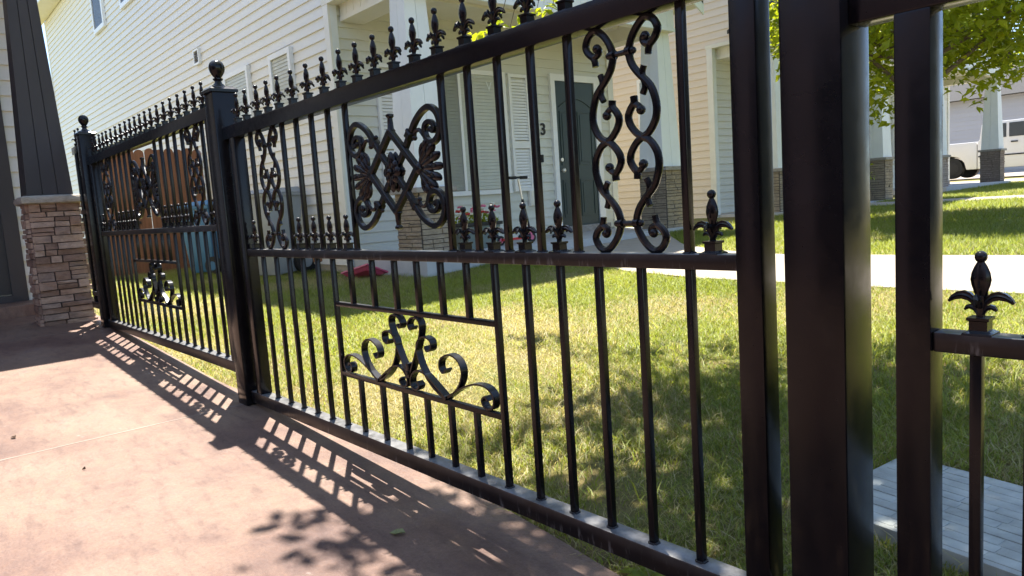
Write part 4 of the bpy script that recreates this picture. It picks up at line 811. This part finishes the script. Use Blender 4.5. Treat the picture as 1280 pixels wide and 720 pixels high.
for i in range(26):
    mt = ('petal_p', 'petal_r', 'petal_w')[(0 if i % 5 < 2 else 1 if i % 5 < 3 else 2)]; c = (rr.uniform(-.16, .18), rr.uniform(-.28, .26), .36 + rr.uniform(0, .16)); m = MB()
    for k in range(6): a = k * math.pi / 3; m.ball((c[0] + .02 * math.cos(a), c[1] + .02 * math.sin(a), c[2] + rr.uniform(-.008, .012)), 0.017, (1, 1, .6), 6, 4)
    m.ball((c[0], c[1], c[2] + .006), 0.014, (1, 1, .8), 6, 4); m.build('flower', mt, PLT, smooth=True)
# kick scooter
SC = empty('kick_scooter', (-4.0, 4.85, -0.52)); tag(SC, 'red and pink kick scooter with black handlebar standing on the porch', 'scooter')
m = MB(); m.box(-.055, .055, -.30, .12, .055, .085); m.build('deck', 'redp', SC, bevel=0.008, smooth=True); box('grip_tape', -.045, .045, -.27, .08, .086, .088, 'trimw', SC)
for yy, rw in ((.215, .065), (-.30, .06)):
    W = empty('wheel', (0, 0, 0)); W.parent = SC; MB().tube3([(-.014, yy, rw), (.014, yy, rw)], rw, 18).build('tyre', 'rubber', W, smooth=True); MB().tube3([(-.017, yy, rw), (.017, yy, rw)], rw * .5, 12).build('hub', 'petal_p', W)
m = MB(); m.tube3([(0, .12, .07), (0, .17, .14), (0, .185, .20)], 0.018, 8); m.tube3([(0, .215, .065), (0, .195, .16)], 0.02, 8); m.build('fork', 'petal_p', SC, smooth=True); MB().tube3([(0, .19, .18), (0, .10, .55)], 0.016, 8).build('stem_sleeve', 'black', SC, smooth=True)
MB().tube3([(0, .10, .55), (0, .055, .80)], 0.014, 8).build('stem', 'alu', SC, smooth=True); m = MB(); m.tube3([(0.0, -.09, .82), (0.0, .20, .82)], 0.012, 8); m.tube3([(0, -.09, .82), (0, 0.02, .82)], 0.019, 8); m.tube3([(0, .09, .82), (0, .20, .82)], 0.019, 8); m.build('handlebar', 'black', SC, smooth=True)
# potted shrub by the second porch
SH = empty('potted_shrub', (-3.98, 13.95, -0.478)); tag(SH, 'leafy shrub in a black pot by the peach house pillar', 'plant'); m = MB(); m.lathe([(.12, 0), (.17, .30), (.18, .31)], seg=14); m.build('pot', 'black', SH, smooth=True)
V_, F_2, h_ = leaf_tris(420, lambda i: tuple(Vector((rr.gauss(0, .16), rr.gauss(0, .16), .48 + rr.gauss(0, .15)))), 0.11, rr); leaf_obj('foliage', V_, F_2, h_, SH)
# stamped stepping pad
PD = empty('stamped_pad', (2.6, 0.77, -0.88)); PD.rotation_euler = (0.015, 0.02, math.radians(-7)); tag(PD, 'grey stamped concrete pad in the grass at the lower right', 'paving slab')
MB().box(-.62, .85, -.24, .24, -.06, .024).build('slab', 'pad', PD, bevel=0.008, smooth=True)
rr = random.Random(2); MS = [tube_mesh(0.117, 0.0365, 0.012, 'pad', 0.003), tube_mesh(0.077, 0.0365, 0.012, 'pad', 0.003)]
for j in range(11):
    x = -.60 + (0.05 if j % 2 else 0); 
    while x < .83:
        k = 0 if rr.random() < .7 else 1; w = (0.12, 0.08)[k]
        if x + w > .845: break
        o = link('brick_imprint', MS[k], None, PD, (x + w / 2, -.205 + j * 0.041, 0.0132 + rr.uniform(0, .0016))); x += w
# white pickup
T = empty('pickup_truck', (-4.25, 27.3, -0.235)); tag(T, 'white pickup truck parked on the driveway behind the row', 'truck'); ty = 0.92
def prof_body(poly, y0, y1, name, mat, parent, bev=0.03): m = MB(); m.prism(poly, y0, y1); return m.build(name, mat, parent, bevel=bev, smooth=True)
prof_body([(-2.85, .42), (-2.82, 1.08), (-2.78, 1.17), (-1.25, 1.17), (-1.25, .28), (-1.56, .28), (-1.62, .52), (-1.78, .70), (-2.02, .76), (-2.26, .70), (-2.42, .52), (-2.48, .32)], -ty, ty, 'bed', 'car', T)
prof_body([(-1.235, .28), (-1.235, 1.17), (-1.18, 1.22), (-1.12, 1.70), (-1.02, 1.76), (.32, 1.76), (.45, 1.70), (.98, 1.22), (2.45, 1.10), (2.62, .95), (2.62, .42), (2.36, .32), (2.30, .52), (2.14, .70), (1.9, .76), (1.66, .70), (1.50, .52), (1.44, .28), (1.2, .28)], -ty + .01, ty - .01, 'cab', 'car', T)
for xa, xb, xc, xd in ((-1.06, -.42, -.42, -1.0), (-.34, .74, .36, -.34)): prof_body([(xa, 1.24), (xb, 1.24), (xc, 1.68), (xd, 1.68)], -ty - .004, -ty + .03, 'side_window', 'glassc', T, 0)
for xx in (-2.02, 1.9):
    for s in (1, -1):
        W = empty('wheel', (0, 0, 0)); W.parent = T; MB().tube3([(xx, s * .64, .345), (xx, s * .87, .345)], .345, 24).build('tyre', 'rubber', W, smooth=True); MB().tube3([(xx, s * .85, .345), (xx, s * .876, .345)], .20, 16).build('rim', 'black', W)
box('frame_rail', -2.7, 2.5, -.5, .5, .35, .6, 'black', T); box('rear_bumper', -2.98, -2.86, -.88, .88, .48, .64, 'chrome', T, .02); box('front_bumper', 2.63, 2.76, -.9, .9, .48, .68, 'chrome', T, .02); box('side_moulding', -1.2, 1.40, -ty - .012, -ty + .01, .66, .70, 'black', T); box('door_handle', -.28, -.10, -ty - .03, -ty + .01, 1.06, 1.10, 'black', T); box('mirror', .62, .76, -ty - .20, -ty, 1.16, 1.34, 'black', T, .02); box('tail_lamp', -2.86, -2.80, -ty - .006, -.78, .82, 1.1, 'redp', T)
# ------------------------------------------------------------------ trees
def tree(name, label, base, trunk_h, r0, cc, rad, nleaf, size, seed, extra=(), lobes=None):
    rr = random.Random(seed); z = float(z_lawn(base[0], base[1])); Tn = empty(name, (base[0], base[1], z)); tag(Tn, label, 'tree'); o_ = Vector((base[0], base[1], z))
    cc = Vector(cc) - o_; m = MB(); tp = Vector((0, 0, trunk_h)); pts = [Vector((0, 0, -.05)), Vector((rr.uniform(-.02, .02), rr.uniform(-.02, .02), trunk_h * .5)), tp, Vector((cc.x * .5, cc.y * .5, cc.z)), cc + Vector((0, 0, rad[2] * .7))]
    m.tube3(pts, [r0 * 1.15, r0, r0 * .85, r0 * .5, r0 * .12], 9); m.build('trunk', 'bark', Tn, smooth=True)
    tips = []; m = MB()
    nb = 26
    lobes = [(cc, rad, nb)] if lobes is None else [(Vector(l_[0]) - o_, l_[1], l_[2] if len(l_) > 2 else nb) for l_ in lobes]
    for i, (cc, rad, nb) in [(i_, l_) for l_ in lobes for i_ in range(l_[2])]:
        a = i * 2.399; t = rr.uniform(0.1, 1.0); th = math.acos(1 - 1.75 * (i + .5) / nb); e = Vector((math.sin(th) * math.cos(a) * rad[0], math.sin(th) * math.sin(a) * rad[1], math.cos(th) * rad[2])) * rr.uniform(.72, .98) + cc
        s = tp + (Vector((cc.x * .5, cc.y * .5, cc.z)) - tp) * rr.uniform(0, .9); mid = s.lerp(e, .5) + Vector((rr.gauss(0, .1), rr.gauss(0, .1), rr.uniform(0, .25) * rad[2] * .3))
        P = [s, s.lerp(mid, .5), mid, mid.lerp(e, .55) + Vector((0, 0, .03)), e]; m.tube3(P, [r0 * .4, r0 * .3, r0 * .2, r0 * .11, r0 * .03], 6)
        for k in range(13):
            q = P[2].lerp(e, rr.uniform(0, 1)) + Vector((rr.gauss(0, .13) * rad[0], rr.gauss(0, .13) * rad[1], rr.gauss(-.03, .13) * rad[2])); tips.append((q, rad))
            if k % 3 == 0: m.tube3([P[3].lerp(e, rr.random()), q], [r0 * .05, r0 * .02], 4)
    for e in extra:
        e = Vector(e) - o_; s = cc + Vector((0, 0, -rad[2] * .3)); mid = s.lerp(e, .6) + Vector((0, 0, .25)); m.tube3([s, mid, mid.lerp(e, .6) + Vector((0, 0, .06)), e], [r0 * .25, r0 * .12, r0 * .07, r0 * .03], 6)
    m.build('branches', 'bark', Tn, smooth=True)
    ex = [Vector(e) - o_ for e in extra]
    def lim(q, rad):
        if len(lobes) > 1: return q
        d_ = q - cc; n_ = math.sqrt((d_.x / rad[0]) ** 2 + (d_.y / rad[1]) ** 2 + (d_.z / rad[2]) ** 2); return cc + d_ * (min(n_, 1.0) / max(n_, 1e-6))
    def cf(i):
        if ex and i < 14 * len(ex): q = ex[i % len(ex)]; return q + Vector((rr.gauss(0, .045), rr.gauss(0, .06), abs(rr.gauss(0, .05))))
        q, rad = tips[rr.randrange(len(tips))]; return lim(q + Vector((rr.gauss(0, .095) * rad[0], rr.gauss(0, .095) * rad[1], rr.gauss(0, .085) * rad[2])), rad)
    V_, F_2, h_ = leaf_tris(nleaf, cf, size, rr); o = leaf_obj('crown', V_, F_2, h_, Tn); return Tn
tree('leafy_tree', 'leafy green tree on the lawn between the two walkways', (-0.76, 8.7), 1.35, 0.085, (-0.70, 8.7, 2.72), (2.15, 2.15, 2.1), 22000, 0.125, 5)
tree('shade_tree', 'shade tree just behind the fence, its leaves peeking over the top rail', (1.3, 2.0), 1.9, 0.055, (1.1, 1.3, 3.25), (1.75, 1.85, 1.0), 13000, 0.085, 9, lobes=[((-.02, .46, 3.2), (.44, .36, .3), 8), ((1.3, .5, 3.3), (1.5, 1.9, .85)), ((0.12, 1.3, 3.1), (.75, .75, .55), 14), ((.35, 2.2, 3.05), (1.1, 1.0, .75)), ((1.42, .2, 3.35), (1.4, 1.8, .8)), ((1.5, 1.5, 3.2), (1.3, 1.2, .8))], extra=((-0.82, 1.9, 1.05), (-0.70, 1.9, 1.07), (-0.60, 1.9, 1.03), (-0.36, 1.9, 1.06), (-0.22, 1.9, 1.06)))

# ------------------------------------------------------------------ grass
def in_poly(px, py, poly):
    ins = np.zeros(len(px), bool); n = len(poly)
    for i in range(n):
        x1, y1 = poly[i]; x2, y2 = poly[(i + 1) % n]
        c = ((y1 > py) != (y2 > py)) & (px < (x2 - x1) * (py - y1) / ((y2 - y1) if y2 != y1 else 1e-9) + x1); ins ^= c
    return ins
_ns = 256; _tab = nrg.random((64, 64))
def vnoise(x, y):
    xi = np.floor(x).astype(int); yi = np.floor(y).astype(int); fx = x - xi; fy = y - yi; fx = fx * fx * (3 - 2 * fx); fy = fy * fy * (3 - 2 * fy)
    g = lambda a, b: _tab[a % 64, b % 64]
    return (g(xi, yi) * (1 - fx) + g(xi + 1, yi) * fx) * (1 - fy) + (g(xi, yi + 1) * (1 - fx) + g(xi + 1, yi + 1) * fx) * fy
def fbm(x, y): return (vnoise(x, y) + .5 * vnoise(2 * x + 7, 2 * y + 3) + .25 * vnoise(4 * x + 1, 4 * y + 9)) / 1.75
pa = math.radians(-7); PADP = [(2.6 + a * math.cos(pa) - b * math.sin(pa), 0.77 + a * math.sin(pa) + b * math.cos(pa)) for a, b in ((-.62, -.24), (.85, -.24), (.85, .24), (-.62, .24))]
W1 = WALK1[0] + WALK1[1][::-1]; W2 = WALK2[0] + WALK2[1][::-1]
def blades(x0, x1, y0, y1, dens, h, w, seg, cone=True):
    n = int((x1 - x0) * (y1 - y0) * dens); x = nrg.uniform(x0, x1, n); y = nrg.uniform(y0, y1, n)
    ok = np.ones(n, bool)
    ok &= y > np.interp(x, [-12, -4, -0.8, -0.36, 0.2, 0.95, 1.55, 1.8, 5], [0.05, 0.05, 0.015, 0.05, 0.09, 0.125, 0.085, 0.055, 0.04]) + 0.006
    for pl in (PADP, W1, W2): ok &= ~in_poly(x, y, pl)
    for hy in (0, 7.26, 14.52): ok &= ~((x < -3.43) & (y > 3.03 + hy) & (y < 7.85 + hy) & ((x < -5.0) | (y > 3.06 + hy)))
    if cone:      # only what the lens and a step to its side can see
        d = np.stack([x - 2.9, y + 1.19], 1); a = np.arctan2(-d[:, 0], d[:, 1]); ok &= (a > math.radians(-30)) & (a < math.radians(92))
    near = np.exp(-np.maximum(y, 0) / 1.3) * np.clip(0.62 + (x + 1.2) * 0.35, 0.62, 1)
    dry = fbm(x * 1.1 + 3, y * 1.1) ; bare = fbm(x * 2.3 + 11, y * 2.3 + 5)
    ok &= nrg.random(n) < np.clip(1.25 - np.clip((bare - 0.43) * 5.0, 0, 1) * (0.25 + 1.15 * near), 0.06, 1)
    x, y, dry, near = x[ok], y[ok], dry[ok], near[ok]; n = len(x); z = z_lawn(x, y) - 0.004
    dist = np.hypot(x - 2.9, y + 1.19)
    p_dry = np.clip((dry - 0.41) * 2.6, 0, 0.8) * np.where(y < 3.6, 1, .35) + near * 0.68
    isdry = nrg.random(n) < p_dry; H = h * nrg.uniform(.45, 1.25, n) * np.where(isdry, .8, 1) * (0.75 + .5 * fbm(x * 3 + 2, y * 3 + 8)); Wd = w * nrg.uniform(.6, 1.3, n)
    a = nrg.uniform(0, 2 * np.pi, n); b = nrg.uniform(0, 2 * np.pi, n); lean = np.abs(nrg.normal(.75, .5, n)) + np.where(isdry, .3, 0)
    wx, wy = np.cos(a) * Wd / 2, np.sin(a) * Wd / 2; lx, ly = np.cos(b) * lean, np.sin(b) * lean
    def P(t, s, k): return np.stack([x + lx * H * t ** 1.8 + s * wx, y + ly * H * t ** 1.8 + s * wy, z + H * k], 1)
    if seg == 2: VV = np.stack([P(0, -1, 0), P(0, 1, 0), P(.55, -.8, .58), P(.55, .8, .58), P(1, 0, .92)], 1); tri = np.array([[0, 1, 3], [0, 3, 2], [2, 3, 4]])
    else: VV = np.stack([P(0, -1, 0), P(0, 1, 0), P(1, 0, .95)], 1); tri = np.array([[0, 1, 2]])
    k = VV.shape[1]; hue = np.clip(nrg.normal(.5, .25, n) + (fbm(x * .8, y * .8 + 4) - .5) * .5, 0, 1); dv = np.clip(isdry * nrg.uniform(.6, 1, n) + nrg.random(n) * .12, 0, 1)
    return VV.reshape(-1, 3), (tri[None] + (np.arange(n) * k)[:, None, None]).reshape(-1, 3), np.repeat(dv, k), np.repeat(hue, k)
parts = [blades(-0.9, 4.2, 0.0, 1.6, 28000, .033, .0034, 2), blades(-0.6, 3.5, 0.0, 2.2, 700, .075, .0036, 2), blades(-2.6, 4.0, 1.6, 3.6, 13000, .036, .0040, 2), blades(-3.6, -0.9, 0.0, 1.6, 9000, .042, .0046, 2),
         blades(-10.0, -3.4, 0.0, 3.05, 3000, .06, .007, 1), blades(-3.4, -2.6, 1.6, 5, 6000, .045, .006, 1), blades(-3.45, 3.6, 3.6, 8, 3800, .048, .008, 1), blades(-3.45, 4.5, 8, 22.6, 1000, .06, .014, 1)]
vs, fs, ds, hs = [], [], [], []; off = 0
for v, f, d_, hh_ in parts: vs.append(v); fs.append(f + off); ds.append(d_); hs.append(hh_); off += len(v)
v = np.concatenate(vs); f = np.concatenate(fs); me = bpy.data.meshes.new('grass')
me.vertices.add(len(v)); me.vertices.foreach_set('co', v.astype(np.float32).ravel()); me.loops.add(len(f) * 3); me.loops.foreach_set('vertex_index', f.astype(np.int32).ravel())
me.polygons.add(len(f)); me.polygons.foreach_set('loop_start', np.arange(0, len(f) * 3, 3, dtype=np.int32)); me.update(calc_edges=True); me.validate()
for nm, arr in (('dry', np.concatenate(ds)), ('hue', np.concatenate(hs))): at_ = me.attributes.new(nm, 'FLOAT', 'POINT'); at_.data.foreach_set('value', arr.astype(np.float32))
gr = link('grass', me, 'grass'); tag(gr, 'short patchy grass growing behind the iron fence', 'grass', kind='stuff')
print('grass tris', len(f))

rr = random.Random(31); xw, yw = 1.80, 0.115; WD = empty('weed', (xw, yw, float(z_lawn(xw, yw)))); tag(WD, 'small broadleaf weed under the bottom rail beside the patio edge', 'weed')
for k in range(9):
    a = k * 0.72; d = Vector((math.cos(a), math.sin(a), .55)); sd = Vector((-math.sin(a), math.cos(a), 0)); Lw = rr.uniform(.05, .085)
    pts = [Vector((0, 0, .005)) + d * Lw * t + Vector((0, 0, -.5 * Lw * t * t)) for t in (0, .3, .6, .85, 1)]; wd = [.003, .011, .015, .010, .001]; Vw = [tuple(p_ + sd * w_) for p_, w_ in zip(pts, wd)] + [tuple(p_ - sd * w_) for p_, w_ in zip(pts, wd)]
    lo = leaf_obj('weed_leaf', np.array(Vw), [(i, i + 1, i + 6, i + 5) for i in range(4)], [rr.uniform(.3, .8)] * 10, WD)
# fallen leaves on the patio
def fallen(x, y, L, rz, mat, lab):
    m = MB(); w = L * .3; V_ = [(-L / 2, 0, .003), (-L * .1, w, .008), (L * .3, w * .6, .012), (L / 2, 0, .004), (L * .3, -w * .6, .009), (-L * .1, -w, .006), (0, 0, .002)]
    V_ += [(a, b, c + .0012) for a, b, c in V_]; m.add(V_, [(6, i, (i + 1) % 6) for i in range(6)] + [(13, 7 + (i + 1) % 6, 7 + i) for i in range(6)] + [(i, i + 7, (i + 1) % 6 + 7, (i + 1) % 6) for i in range(6)])
    o = m.build('fallen_leaf', mat); o.location = (x, y, z_patio(x) + .001); o.rotation_euler = (0, 0.045, rz); tag(o, lab, 'leaf', 'fallen leaves on the patio')
fallen(-0.62, -0.884, .03, .4, 'leafd', 'crumpled dark leaf on the sunlit patio at the left edge')
fallen(-0.012, -0.749, .012, 1.2, 'leafd', 'tiny dark leaf scrap on the sunlit patio near the joint')
fallen(1.19, -0.211, .045, 0.8, 'leafg', 'curled green leaf lying in the fence shadow at lower middle')
